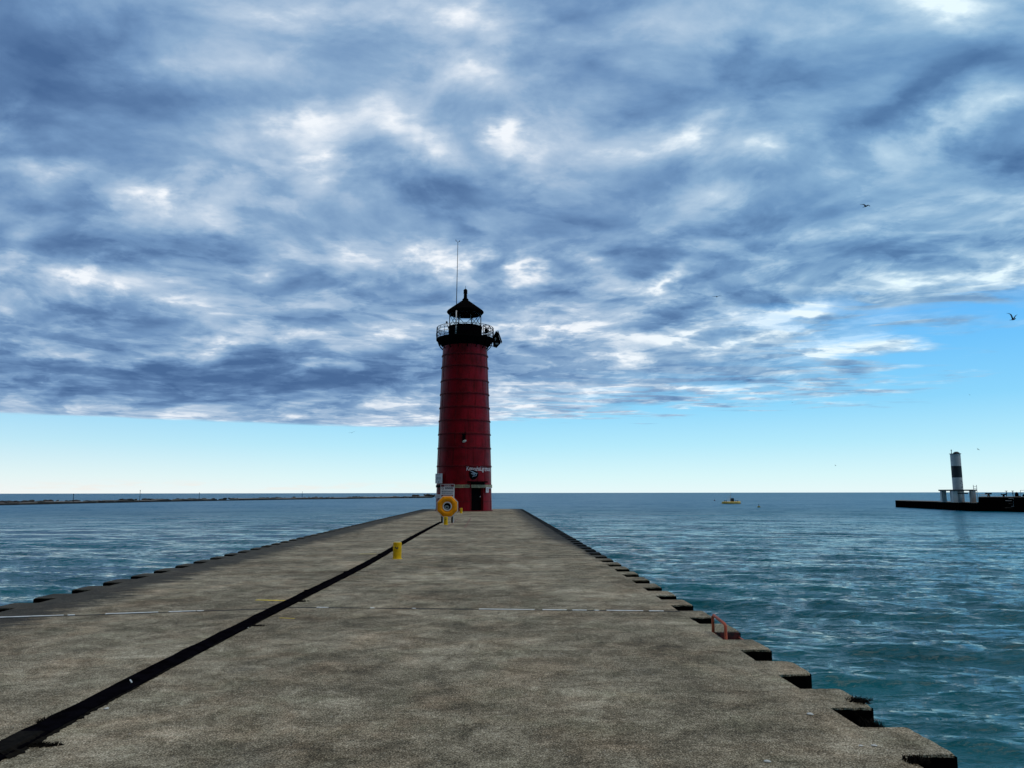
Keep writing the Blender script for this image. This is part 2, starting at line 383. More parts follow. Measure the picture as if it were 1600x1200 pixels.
M['darkstone'] = paint('wet_dark_stone', (0.035, 0.028, 0.022), 0.9, 0.5, 0.4, dirt=(0.07, 0.04, 0.03), dirt_amt=0.42, bump=0.6, bscale=2)
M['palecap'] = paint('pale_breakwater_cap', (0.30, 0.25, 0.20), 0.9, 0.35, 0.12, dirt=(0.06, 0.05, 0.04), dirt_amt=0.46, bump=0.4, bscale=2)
M['buoy'] = paint('faded_yellow_hull', (0.95, 0.58, 0.12), 0.6, 0.15, 1.5, dirt=(0.35, 0.18, 0.04), dirt_amt=0.4)
M['weed'] = paint('dry_dark_weed', (0.010, 0.008, 0.006), 0.95, 0.5, 20, spec=0.03)
M['shell'] = paint('bleached_shell', (0.72, 0.69, 0.62), 0.7, 0.1, 30)
M['gull'] = paint('gull_plumage', (0.10, 0.10, 0.11), 0.8, 0.3, 6)
M['gullwing'] = paint('gull_dark_wing', (0.05, 0.05, 0.06), 0.8, 0.3, 6)
def glass_mat():
    m, g, b = material('lantern_glass')
    b.inputs['Base Color'].default_value = (0.9, 0.96, 0.98, 1); b.inputs['Roughness'].default_value = 0.02
    b.inputs['Transmission Weight'].default_value = 1.0; b.inputs['IOR'].default_value = 1.05
    return m
M['glass'] = glass_mat()

def water_mat():
    m, g, b = material('lake_water')
    co = g.new('ShaderNodeTexCoord').outputs['Object']
    b.inputs['IOR'].default_value = 1.24; b.inputs['Specular IOR Level'].default_value = 0.45
    cd = g.v('LENGTH', g.v('MULTIPLY', co, (1, 1, 0)))
    pat = g.noise(g.v('MULTIPLY', co, (0.4, 1.0, 1.0)), 0.11, 5, 0.62)
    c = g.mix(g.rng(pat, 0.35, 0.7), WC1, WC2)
    c = g.mix(g.rng(cd, 15, 220), c, WC3)  # bluer with distance: blue sky reflection put into the base colour
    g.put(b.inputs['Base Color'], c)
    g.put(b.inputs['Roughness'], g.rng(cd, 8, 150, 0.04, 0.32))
    r1 = g.mapping(co, (0, 0, 0), (0, 0, R(14)), (0.30, 1.0, 1.0))
    r2 = g.mapping(co, (5, 2, 0), (0, 0, R(4)), (0.38, 1.0, 1.0))
    h1 = g.noise(r1, 5.0, 5, 0.58, 0.3); h2 = g.noise(r2, 1.6, 4, 0.55, 0.2)
    bn1 = g.new('ShaderNodeBump'); bn1.inputs['Distance'].default_value = 0.06
    g.put(bn1.inputs['Strength'], g.rng(cd, 15, 60, 1.0, 0.0)); g.put(bn1.inputs['Height'], h1)
    bn2 = g.new('ShaderNodeBump'); bn2.inputs['Distance'].default_value = 0.17
    g.put(bn2.inputs['Strength'], g.rng(cd, 15, 80, 0.8, 0.0)); g.put(bn2.inputs['Height'], h2); g.put(bn2.inputs['Normal'], bn1.outputs[0])
    # slopes of the small waves, carried out to the horizon
    c0 = g.noise(r1, 6.5, 6, 0.70, 0.5, color=True)
    c1 = g.noise(r2, 1.1, 3, 0.6, color=True); c2 = g.noise(r1, 0.28, 4, 0.65, color=True); c3 = g.noise(r2, 0.05, 4, 0.6, color=True)
    sl_ = g.v('ADD', g.v('SCALE', g.v('SUBTRACT', c1, (.5, .5, .5)), 0.85), g.v('SCALE', g.v('SUBTRACT', c2, (.5, .5, .5)), 0.65))
    sl_ = g.v('ADD', sl_, g.v('SCALE', g.v('SUBTRACT', c3, (.5, .5, .5)), 0.45))
    sl_ = g.v('MULTIPLY', sl_, (0.5, 1.0, 0.0))
    bn3 = g.new('ShaderNodeVectorMath', operation='NORMALIZE')
    sn_ = g.v('MULTIPLY', g.v('SUBTRACT', c0, (.5, .5, .5)), (1.1, 2.5, 0.0))
    g.put(bn3.inputs[0], g.v('ADD', g.v('ADD', bn2.outputs[0], sn_), g.v('SCALE', sl_, g.rng(cd, 12, 90, 0.0, 1.0))))
    g.put(b.inputs['Normal'], bn3.outputs[0])
    return m
WC1, WC2, WC3 = (0.001, 0.078, 0.096), (0.002, 0.145, 0.165), (0.001, 0.135, 0.245)
M['water'] = water_mat()

# ------------------------------------------------------------------ lake
def make_water():
    az = list(np.radians(np.concatenate([np.linspace(-180, -48, 27)[:-1], np.linspace(-48, 48, 620), np.linspace(48, 180, 27)[1:-1]])))
    rr = np.concatenate([[0.8], np.geomspace(2.0, 420, 820), np.geomspace(450, 15000, 40)])
    A, Rr = np.meshgrid(np.array(az), rr)
    X = Rr * np.sin(A); Y = Rr * np.cos(A)
    dr = np.gradient(rr)[:, None] * np.ones_like(A)
    dense = (np.abs(np.degrees(A)) <= 47.9).astype(float)
    rs = np.random.RandomState(4)
    Z = np.zeros_like(X)
    lam = np.concatenate([np.geomspace(0.35, 1.3, 34), np.geomspace(1.0, 3.4, 22), np.geomspace(3.5, 9.0, 8)])
    for L in lam:
        th = R(-104) + rs.normal(0, 0.30)              # travel direction, mostly along the line of sight
        k = 2 * math.pi / L; ph = rs.uniform(0, 6.28)
        amp = 0.0105 * L ** 0.72 * (1.0 if L < 3.5 else 0.6)
        lim = np.clip((L / dr - 3.0) / 4.0, 0, 1)
        arg = k * (X * math.cos(th) + Y * math.sin(th)) + ph + 0.6 * np.sin(0.11 * X + 0.07 * Y + ph)
        env = 0.65 + 0.35 * np.sin(0.35 * (X * math.cos(ph) + Y * math.sin(ph)) / max(L, 0.8) + ph * 2)
        s = np.sin(arg)
        Z += amp * lim * env * (s + 0.28 * np.cos(2 * arg))
    Z *= dense * np.clip((430 - Rr) / 200, 0, 1)
    co = np.stack([X, Y, Z + 0.0], -1).reshape(-1, 3)
    nr, na = X.shape
    i = np.arange(nr - 1)[:, None] * na; j = np.arange(na)[None, :]; j2 = (j + 1) % na
    quads = np.stack([i + j, i + j2, i + na + j2, i + na + j], -1).reshape(-1, 4)
    quads = quads[:, ::-1]
    me = bpy.data.meshes.new('lake_water')
    me.vertices.add(len(co)); me.vertices.foreach_set('co', co.astype(np.float32).ravel())
    me.loops.add(quads.size); me.loops.foreach_set('vertex_index', quads.astype(np.int32).ravel())
    me.polygons.add(len(quads)); me.polygons.foreach_set('loop_start', np.arange(0, quads.size, 4, dtype=np.int32))
    me.polygons.foreach_set('use_smooth', np.ones(len(quads), dtype=bool))
    me.update(calc_edges=True); me.validate()
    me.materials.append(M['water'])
    o = bpy.data.objects.new('lake_water', me); col.objects.link(o); o.location = (0, 0, WATER)
    tag(o, 'choppy teal and blue lake water', kind='structure')
make_water()

# ------------------------------------------------------------------ pier deck
XL_OUT, XL_IN, XR_IN, XR_OUT = -7.08, -6.72, 2.52, 2.85
Y0, YEND, PER, PH = -6.0, 78.0, 1.06, 4.93
def tooth(xin, xout, seed):
    """square-wave edge running away from the camera: concrete filled sheet-pile pans"""
    r = random.Random(seed); pts = []
    k = math.floor((Y0 - PH) / PER)
    while True:
        f = PH + k * PER + r.uniform(-0.02, 0.02)     # near face of the tooth
        b_ = f + PER * r.uniform(0.50, 0.54)          # far face
        if f < Y0: k += 1; continue
        if b_ > YEND - 0.2: break
        ch = r.uniform(0.010, 0.028) * (1 if xout > xin else -1)
        dx = r.uniform(-0.012, 0.012)
        if k == 2 and xout > 0: ch = .085
        base = [(xin + dx, f), (xout - ch, f), (xout + dx - ch * .25, f + abs(ch) * .35), (xout + dx, f + abs(ch)), (xout + dx, b_ - abs(ch) * 0.8), (xout - ch, b_), (xin + dx, b_)]
        if f < 22:                                   # chipped arrises where they can be seen
            out = []
            for q0, q1 in zip(base, base[1:]):
                L_ = math.dist(q0, q1); m_ = max(1, int(L_ / .045)); out.append(q0)
                for u in range(1, m_):
                    jx, jy = r.gauss(0, .0035), r.gauss(0, .0035)
                    if r.random() < .10: jx -= .012 * (1 if xout > xin else -1)
                    out.append((q0[0] + (q1[0] - q0[0]) * u / m_ + jx, q0[1] + (q1[1] - q0[1]) * u / m_ + jy))
            out.append(base[-1]); base = out
        pts += base
        k += 1
    return pts
def pier_outline():
    rt = [(XR_IN, Y0)] + tooth(XR_IN, XR_OUT, 3) + [(XR_IN, YEND)]
    lf = [(XL_IN, Y0)] + tooth(XL_IN, XL_OUT, 5) + [(XL_IN, YEND)]
    return rt, lf
rt, lf = pier_outline()
outline = rt + lf[::-1]
def make_pier():
    bm = B(); prism(bm, outline, WATER - 2.5, 0.0)
    es = [e for e in bm.edges if all(abs(v.co.z) < 1e-6 for v in e.verts)]
    bmesh.ops.bevel(bm, geom=es, offset=0.007, segments=2, affect='EDGES')
    bmesh.ops.triangulate(bm, faces=[f for f in bm.faces if len(f.verts) > 4])
    deck = build('pier_deck', bm, M['concrete'])
    tag(deck, 'long weathered concrete pier deck with notched edges', kind='structure')
    # steel sheet piling wrapped round the edge, a little proud and just below the lip
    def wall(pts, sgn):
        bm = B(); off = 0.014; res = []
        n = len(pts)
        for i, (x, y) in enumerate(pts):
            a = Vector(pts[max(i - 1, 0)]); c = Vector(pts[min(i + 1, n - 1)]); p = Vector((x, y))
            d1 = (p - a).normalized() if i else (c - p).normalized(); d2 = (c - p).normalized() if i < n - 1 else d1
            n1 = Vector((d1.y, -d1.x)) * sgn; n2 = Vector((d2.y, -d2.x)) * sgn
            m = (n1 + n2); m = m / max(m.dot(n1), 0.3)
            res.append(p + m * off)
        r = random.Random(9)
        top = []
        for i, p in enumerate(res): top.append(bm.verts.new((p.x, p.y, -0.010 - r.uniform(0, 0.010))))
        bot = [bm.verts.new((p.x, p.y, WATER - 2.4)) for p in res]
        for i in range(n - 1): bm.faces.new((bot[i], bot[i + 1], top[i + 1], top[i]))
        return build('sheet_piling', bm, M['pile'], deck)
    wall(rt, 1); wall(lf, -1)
    # red painted face in the ladder bay
    k = round((9.17 - PH) / PER); f = [q for q in rt if abs(q[1] - (PH + k * PER)) < 0.05][0][1]
    bm = B(); box(bm, ((XR_IN + XR_OUT) / 2 + 0.006, f - 0.024, -0.346), (0.318, 0.012, 0.676))
    tag(build('painted_pile_face', bm, M['redpile'], deck), 'dark red painted pile face beside the ladder')
    return deck, f
deck, YF = make_pier()

def ribbon(name, pts, w, h, mat, label, seg=None, parent=None, taper=0.0):
    """flat strip lying on the deck along pts (3d), real thickness h"""
    bm = B(); r = random.Random(len(pts) * 7 + int(w * 1000)); L = []; Rr_ = []
    pts = [Vector(p) for p in pts]
    prev = None
    for i, p in enumerate(pts):
        t = (pts[min(i + 1, len(pts) - 1)] - pts[max(i - 1, 0)]); t.z = 0; t.normalize()
        nrm = Vector((t.y, -t.x, 0)); ww = w * (1 + r.uniform(-taper, taper)) / 2
        a = p - nrm * ww; c = p + nrm * ww
        q = [bm.verts.new((a.x, a.y, p.z)), bm.verts.new((a.x, a.y, p.z + h * 0.7)), bm.verts.new((a.x * .8 + c.x * .2, a.y * .8 + c.y * .2, p.z + h)),
             bm.verts.new((a.x * .2 + c.x * .8, a.y * .2 + c.y * .8, p.z + h)), bm.verts.new((c.x, c.y, p.z + h * 0.7)), bm.verts.new((c.x, c.y, p.z))]
        if prev:
            for k in range(5): bm.faces.new((prev[k], prev[k + 1], q[k + 1], q[k]))
        else: bm.faces.new(q)
        prev = q
    bm.faces.new(prev[::-1])
    return build(name, bm, mat, parent)

# transverse joints
def joint(p0, p1, w, name='expansion_joint', mat='tar', label=None, n=60, jit=0.006):
    r = random.Random(int(p0.y * 100)); pts = []
    for i in range(n + 1):
        q = p0.lerp(p1, i / n); pts.append((q.x, q.y + r.uniform(-jit, jit), 0.0))
    o = ribbon(name, pts, w, 0.004, M[mat], label, parent=deck, taper=0.25)
    return o
jl0, jl1 = onz(0, 965), onz(428, 951)
jl0 = jl0.lerp(jl1, -0.35) if False else jl0
jl_far = jl1 + (jl0 - jl1) * 1.15; jl_far.x = max(jl_far.x, XL_IN + 0.1)
jr0, jr1 = onz(448, 949), onz(1062, 955.5)
joint(jl_far, jl1, 0.055); joint(jr0, jr1, 0.055)
def caulk(a, b_, t0, t1, w=0.042):
    p0 = a.lerp(b_, t0); p1 = a.lerp(b_, t1)
    pts = [(p.x, p.y + math.sin(i * 1.7) * 0.003 - 0.008, 0.0045) for i, p in enumerate([p0.lerp(p1, i / 8) for i in range(9)])]
    ribbon('joint_caulk', pts, w, 0.006, M['caulk'], None, parent=deck, taper=0.3)
for t0, t1 in ((0.0, .22), (.235, .26), (.37, .56), (.60, .70), (.705, .73)): caulk(jl0, jl1, t0, t1)
for t0, t1 in ((.08, .11), (.22, .23), (.33, .335), (.50, .64), (.66, .72), (.735, .77), (.79, .80), (.82, .91), (.925, .96)): caulk(jr0, jr1, t0, t1)
for py in (868.5,):
    a, b_ = onz(640, py), onz(935, py); joint(a, b_, 0.035)
for py in (826, 812.5, 804):
    a = onz(760, py); joint(Vector((XL_IN + 0.1, a.y, 0)), Vector((XR_IN - 0.1, a.y, 0)), 0.025, mat='tar')

# paint marks
def mark(p0, p1, w, mat, name='paint_mark'):
    pts = [p0.lerp(p1, i / 6) for i in range(7)]
    ribbon(name, [(p.x, p.y, 0.0) for p in pts], w, 0.004, M[mat], None, parent=deck, taper=0.4)
mark(onz(401, 937.5), onz(446, 938.5), 0.07, 'yellowpaint')
mark(onz(562, 865.5), onz(588, 865.5), 0.05, 'yellowpaint')
mark(onz(437, 965.5), onz(460, 966.5), 0.02, 'yellowpaint')
M['redmark'] = paint('faded_red_mark', (0.22, 0.09, 0.06), 0.85, 0.25, 8)
mark(onz(726, 825), onz(735.5, 809.5), 0.06, 'redmark')
mark(onz(700, 824), onz(716, 810), 0.05, 'redmark')

# ------------------------------------------------------------------ black duct along the deck
def make_duct():
    ctr = [(-60, 1208.0), (0, 1176.0), (60, 1145.5), (120, 1113.0), (180, 1082), (240, 1050), (300, 1018.5), (360, 989), (420, 958), (470, 933), (520, 908.5),
           (560, 888.5), (600, 866), (622, 852.5), (648, 838), (668, 827), (689, 816.0)]
    P = [onz(*c) for c in ctr]
    t = empty('cable_duct', P[0], label='long flat black cable duct lying across the concrete deck', cat='cable duct')
    pts = []
    r = random.Random(3)
    for i in range(len(P) - 1):
        n = max(3, int((P[i + 1] - P[i]).length / 0.28))
        for k in range(n):
            q = P[i].lerp(P[i + 1], k / n); pts.append(q)
    pts.append(P[-1])
    # smooth then wobble
    for _ in range(6): pts = [pts[0]] + [(pts[i - 1] + pts[i] * 2 + pts[i + 1]) / 4 for i in range(1, len(pts) - 1)] + [pts[-1]]
    loc = [(p.x - P[0].x + r.uniform(-.006, .006), p.y - P[0].y, 0.0) for p in pts]
    ribbon('duct_run', loc, 0.20, 0.030, M['duct'], None, parent=t, taper=0.09)
    for (cx_, cy_, ln) in ((482, 926.5, .10), (543, 895.5, .09), (596, 868.0, .16), (645, 839.5, .12)):
        q = onz(cx_, cy_); i = min(range(1, len(loc) - 1), key=lambda k: (Vector(loc[k]) + Vector((P[0].x, P[0].y, 0)) - q).length)
        d = Vector(loc[i + 1]) - Vector(loc[i - 1]); a = math.atan2(d.y, d.x)
        bm = B(); box(bm, (0, 0, 0), (ln, 0.225, 0.034))
        for v in bm.verts: v.co += Vector((r.uniform(-.012, .012), r.uniform(-.012, .012), 0))
        o = build('clamp', bm, M['duct'], t, bevel=0.008); o.location = (loc[i][0], loc[i][1], 0.020); o.rotation_euler = (0, 0, a)
    # crust of dead growth along its lower side, thick near the camera
    bm = B(); prev = None
    for i in range(2, len(loc) - 1):
        p, q = Vector(loc[i]), Vector(loc[i + 1])
        for k in range(6):
            c = p.lerp(q, k / 6); d = (q - p).normalized(); nrm = Vector((d.y, -d.x, 0))
            yy = c.y + P[0].y
            wmax = float(np.interp(yy, [2, 4.2, 5.2, 6.3, 9, 14, 25], [.07, .075, .06, .018, .015, .02, .012]))
            n_ = mnoise.noise(Vector((yy * 5.0, 1, 0))) * .5 + mnoise.noise(Vector((yy * 19.0, 4, 0))) * .5
            w_ = max(.002, wmax * (.65 + 1.5 * n_)); w2 = max(.001, wmax * .45 * (.3 + 1.7 * mnoise.noise(Vector((yy * 9, 7, 0)))))
            hh = .012 + .02 * abs(n_)
            row = [bm.verts.new(c + nrm * o_ + Vector((0, 0, z_))) for o_, z_ in ((-.095 - w2, .001), (-.093 - w2 * .4, hh), (-.07, .036 if wmax > .05 else .015), (.07, .036 if wmax > .05 else .015), (.093 + w_ * .4, hh), (.095 + w_, .001))]
            if prev:
                for m_ in range(5): bm.faces.new((prev[m_], prev[m_ + 1], row[m_ + 1], row[m_]))
            prev = row
    build('growth_crust', bm, M['weed'], t)
    bm = B(); a_ = onz(203, 1069.5); b_ = onz(205.5, 1073)
    tube(bm, [a_ - P[0] + Vector((0, 0, .036)), b_ - P[0] + Vector((0, 0, .036))], .006, 5); o = build('pale_tie', bm, M['caulk'], t)
    return pts
duct_pts = make_duct()

# ------------------------------------------------------------------ weeds and shells
def weed(p, w, d_, n, hgt, label, seed):
    r = random.Random(seed); bm = B()
    for i in range(n):
        rr_ = r.random() ** .8 * .50; aa_ = r.uniform(0, 6.28); x = rr_ * w * math.cos(aa_); y = rr_ * d_ * math.sin(aa_); h = hgt * .8 * r.uniform(0.3, 1.0)
        a = r.uniform(0, 6.28); lean = r.uniform(0.2, 1.4) * h
        wd = r.uniform(0.0015, 0.004)
        b0 = Vector((x, y, 0)); b1 = b0 + Vector((math.cos(a) * lean * .4, math.sin(a) * lean * .4, h * .65)); b2 = b0 + Vector((math.cos(a) * lean, math.sin(a) * lean, h))
        s = Vector((-math.sin(a), math.cos(a), 0)) * wd
        v = [bm.verts.new(q) for q in (b0 - s, b0 + s, b1 + s * .8, b1 - s * .8, b2)]
        bm.faces.new((v[0], v[1], v[2], v[3])); bm.faces.new((v[3], v[2], v[4]))
    bmesh.ops.create_icosphere(bm, subdivisions=3, radius=1, matrix=Matrix.Translation((0, 0, 0)) @ Matrix.Diagonal((w * .30, d_ * .30, hgt * .20, 1)))
    for v in bm.verts:
        if abs(v.co.x) < w * .7 and v.co.z < hgt * .23: v.co += Vector((mnoise.noise(v.co * 40) * w * .12, mnoise.noise(v.co * 40 + Vector((5, 0, 0))) * d_ * .12, mnoise.noise(v.co * 60) * hgt * .10))
    o = build('weed_clump', bm, M['weed']); o.location = p
    tag(o, label, 'weed', 'weed clumps rooted in the pier joints')
    return o
weed(onz(1343, 1095), .20, .22, 240, 0.035, 'dry dark weed clump on the notched edge above the water', 1)
weed(onz(1363, 1136, -0.02), .16, .2, 260, 0.06, 'dark weed clump inside the notch, below the upper clump', 2)
weed(onz(1432, 1190), .15, .14, 240, 0.05, 'dark weed clump at the nearest notch in the lower right corner', 3)
weed(onz(85, 1128), .22, .20, 420, 0.05, 'larger black weed clump swallowing the duct at lower left', 5)
weed(onz(28, 1160), .22, .16, 420, 0.05, 'weed clump on the duct at the left edge of the photo', 6)
weed(onz(60, 1165), .30, .10, 350, 0.03, 'low flat weed clump spreading below the duct at lower left', 7)
weed(onz(400, 978), .28, .10, 120, 0.03, 'small tuft beside the duct just below the pale joint', 8)
weed(onz(470, 940), .25, .14, 140, 0.04, 'small tuft on the duct just above the pale joint', 9)
def shell(p, s, label, seed):
    r = random.Random(seed); bm = B(); bmesh.ops.create_icosphere(bm, subdivisions=2, radius=s)
    for v in bm.verts: v.co = Vector((v.co.x * r.uniform(.9, 1.3), v.co.y * r.uniform(.8, 1.1), v.co.z * 0.35 * r.uniform(.8, 1.2)))
    o = build('shell', bm, M['shell'], smooth=True); o.location = (p.x, p.y, p.z + s * .3); o.rotation_euler = (0, 0, r.uniform(0, 3))
    tag(o, label, 'shell', 'white shell bits scattered on the deck')
shell(onz(386, 981.5), .020, 'round white shell bit against the lower side of the duct', 1)
shell(onz(1266, 1117), .022, 'white shell bit left of the weedy notch', 2)
shell(onz(1345, 1166), .013, 'small white shell bit, left of a close pair near the lower right notch', 3)
shell(onz(1366, 1166), .016, 'white shell bit, right of a close pair near the lower right notch', 4)
shell(onz(1199, 1191), .018, 'white shell bit near the bottom edge, right of centre', 5)
shell(onz(166, 1108), .018, 'white shell bit below the duct at lower left', 6)

# ------------------------------------------------------------------ bollards
def make_bollard():
    t = empty('bollard')
    h, r = 0.40, 0.104
    bm = B(); lathe(bm, [(r, 0), (r, h - .012), (r - .012, h)], 40, cap=True); 
    build('post', bm, M['bollard'], t, smooth=False)
    bm = B(); lathe(bm, [(r - .014, h + .002), (r - .014, h + .010), (0.0, h + .014)], 40, cap=False); build('cap', bm, M['bollardtop'], t)
    bm = B()
    for dx, dz, sx, sz in ((-.028, .28, .03, .035), (.0, .255, .035, .028), (.022, .275, .02, .04)):
        a = math.asin(dx / r); box(bm, (dx, -r * math.cos(a) - .001, dz), (sx, .006, sz), Matrix.Rotation(a, 3, 'Z'))
    build('stencil_mark', bm, M['ink'], t)
    bm = B(); lathe(bm, [(r + .022, 0.0), (r + .020, .010), (r + .002, .014)], 40, cap=False); build('base_flange', bm, M['yellowpaint'], t)
    return t
bo = make_bollard()
lab = ['yellow pipe bollard in the open beside the duct, nearest', 'yellow bollard standing just in front of the life ring stand', 'small far yellow bollard beside the lighthouse wall']
pos = [onz(620.5, 873.3), onz(696.5, 820.0), onz(720.5, 802.0)]
for i, p in enumerate(pos):
    o = bo if i == 0 else copy_tree(bo)
    o.location = p; tag(o, lab[i], 'bollard', 'yellow bollards along the pier')

# ------------------------------------------------------------------ ladder rail
def make_ladder():
    xi = XR_IN + 0.02; Y1 = YF - 0.02
    t = empty('ladder', (xi, YF - .25, 0), label='rusty red ladder rail standing in a notch on the right edge', cat='ladder')
    q0 = (0.0, .25, -0.9)
    bm = B(); tube(bm, [(0, .22, -.05), (0, .22, .17), (0.008, .205, .19), (.02, -.18, .155), (.02, -.205, .135), (.02, -.215, -.9)], .017, 10); build('grab_rail', bm, M['rail'], t, smooth=True)
    bm = B(); tube(bm, [(.30, .22, -1.6), (.30, .22, -.06), (.30, -.21, -.06), (.30, -.215, -1.6)], .015, 8); build('stringer', bm, M['rail'], t, smooth=True)
    for k in range(5):
        bm = B(); tube(bm, [(.02, -.215, -.12 - .28 * k), (.30, -.215, -.12 - .28 * k)], .012, 8); build('rung', bm, M['rail'], t, smooth=True)
make_ladder()

# ------------------------------------------------------------------ lighthouse
DL = 70.2
LC = aty(725, 770, DL); LX = LC.x
face = math.atan2(-LX, DL)                 # angle by which "towards the camera" is turned from -Y
LH = empty('lighthouse', (LX, DL, 0), face, 'tall dark red cast iron lighthouse with black lantern at the pier end', 'lighthouse')
def zz(py): return aty(725, py, DL).z
def zf(py): return aty(725, py, DL - 2.45).z      # the same, for things on the wall facing the camera
def rad(pxw, py):                           # half width in px -> metres at the tower axis
    a = aty(725 - pxw, py, DL); b_ = aty(725 + pxw, py, DL); return (b_ - a).length / 2
prof_px = [(798.5, 44.0), (758, 42.6), (729, 42.0), (700, 41.0), (659, 39.6), (638, 38.6), (597, 36.8), (575, 36.0), (557, 35.2), (541, 34.5)]
prof = [(rad(w, y), max(0.0, zz(y))) for y, w in prof_px]; prof[0] = (prof[0][0], -0.05)
def rz_(z):
    for (r0, z0), (r1, z1) in zip(prof, prof[1:]):
        if z <= z1: return r0 + (r1 - r0) * (z - z0) / (z1 - z0)
    return prof[-1][0]
DOOR0, DOOR1, DOORZ = R(14.5), R(41.5), 2.08
def make_tower():
    # shell with a real door opening
    bm = B(); n = 120
    zs = sorted(set([z for _, z in prof] + [DOORZ] + [prof[0][1] + i * 0.5 for i in range(1, 31)]))
    rings = []
    angs = sorted([2 * math.pi * k / n for k in range(n)] + [DOOR0 % (2 * math.pi), DOOR1 % (2 * math.pi)])
    def P(a, z, r): return (r * math.sin(a), -r * math.cos(a), z)
    for z in zs: rings.append([bm.verts.new(P(a, z, rz_(z))) for a in angs])
    for i in range(len(zs) - 1):
        for k in range(len(angs)):
            k2 = (k + 1) % len(angs)
            mid = angs[k] + 1e-4
            if DOOR0 - 1e-6 <= mid < DOOR1 - 1e-6 and zs[i + 1] <= DOORZ + 1e-6: continue
            bm.faces.new((rings[i][k], rings[i][k2], rings[i + 1][k2], rings[i + 1][k]))
    build('tower_shell', bm, M['red'], LH, smooth=True)
make_tower()
def arc(name, a0, a1, z0, z1, off, th, mat, parent=None, n=None, rf=None):
    """curved plate on the tower wall, angles from the camera-facing line (+ = right)"""
    parent = LH if parent is None else parent
    rf = rf or rz_; bm = B(); n = n or max(2, int(abs(a1 - a0) / R(3)))
    rows = []
    for i in range(n + 1):
        a = a0 + (a1 - a0) * i / n; row = []
        for z, o in ((z0, off), (z0, off + th), (z1, off + th), (z1, off)):
            r = rf(z) + o; row.append(bm.verts.new((r * math.sin(a), -r * math.cos(a), z)))
        rows.append(row)
    for i in range(n):
        for k in range(4): bm.faces.new((rows[i][k], rows[i][(k + 1) % 4], rows[i + 1][(k + 1) % 4], rows[i + 1][k]))
    bm.faces.new(rows[0][::-1]); bm.faces.new(rows[-1])
    return build(name, bm, mat, parent)
for y in (557.5, 575.6, 597.2, 617.6, 638.6, 659, 679.6, 701, 729, 758.5):
    z = zz(y); r = rz_(z); bm = B()
    lathe(bm, [(r + .004, z - .07), (r + .05, z - .065), (r + .055, z - .01), (r + .055, z + .02), (r + .05, z + .06), (r + .003, z + .068)], 96, cap=False)
    # bolt heads
    for k in range(72):
        a = k * 2 * math.pi / 72; rr = r + .062
        box(bm, (rr * math.sin(a), -rr * math.cos(a), z - .03), (.03, .03, .03), Matrix.Rotation(a, 3, 'Z'))
    ylo = {557.5: 575.6, 575.6: 597.2, 597.2: 617.6, 617.6: 638.6, 638.6: 659, 659: 679.6, 679.6: 701, 701: 729, 729: 758.5, 758.5: 798}[y]
    for k in range(8):                      # vertical lap seams of the plates hanging below this ring
        a = k * math.pi / 4 + (int(y * 2) % 2) * math.pi / 8 + R(3)
        if y == 758.5 and DOOR0 - .05 < a < DOOR1 + .05: continue
        tube(bm, [Vector(((rz_(q) + .004) * math.sin(a), -(rz_(q) + .004) * math.cos(a), q)) for q in (max(zz(ylo), 0.02), z - .05)], .016, 4)
    build('flange_ring', bm, M['redring'], LH)
z = zz(783); SEAM = z
bm = B(); lathe(bm, [(prof[0][0] + .09, -.04), (prof[0][0] + .09, .05), (prof[0][0] + .005, .07)], 96, cap=False); build('base_ring', bm, M['redring'], LH)
# door recess, door leaf, frame, band, canopy
def rin(z): return rz_(z) - 0.45
arc('door_recess', DOOR0 - R(1.5), DOOR1 + R(1.5), -.03, DOORZ + .05, -0.45, .04, M['void'])
door = arc('door', DOOR0 - R(.5), DOOR1 + R(.5), 0.02, DOORZ + .01, -0.30, .05, M['void'])
bm = B(); bmesh.ops.create_uvsphere(bm, u_segments=12, v_segments=8, radius=.05); o = build('door_handle', bm, M['white'], door, smooth=True)
a = R(38.5); rr = rz_(1.25) - .20; o.location = (rr * math.sin(a), -rr * math.cos(a), 1.27)
arc('door_jamb', DOOR0 - R(1.6), DOOR0 + R(.1), 0.0, DOORZ + 1.0 - .62, -.40, .45, M['redring'])
arc('door_jamb', DOOR1 - R(.1), DOOR1 + R(1.6), 0.0, DOORZ + .02, -.40, .44, M['redring'])
zb0, zb1 = zf(762.2), zf(757.2)
arc('seam_ring', DOOR1 + R(2), DOOR0 - R(2) + 2 * math.pi, SEAM - .02, SEAM + .02, .003, .018, M['redring'])
arc('lintel_band', R(-22), R(84), zb0, zb1, .03, .05, M['beige'])
arc('lintel_band', DOOR0 - R(3), DOOR0 - R(.3), zb0 - .02, zb1 + .02, .082, .03, M['redring'])
arc('lintel_band', R(-100), R(-40), zb0 + .05, zb1 - .04, .03, .04, M['void'])
arc('door_canopy', R(6), R(48), zf(754), zf(752), .02, .34, M['black'])
arc('door_canopy_fascia', R(14), R(44), zf(757.0), zf(754.2), .02, .14, M['void'])
# blotch where old marks on the band are
for q in range(9):
    a = R(-18 + q * 3.1); arc('band_marking', a, a + R(1.2 + (q * 7 % 4) * .35), zb0 + .12, zb0 + .17, .081, .004, M['ink'], n=2)
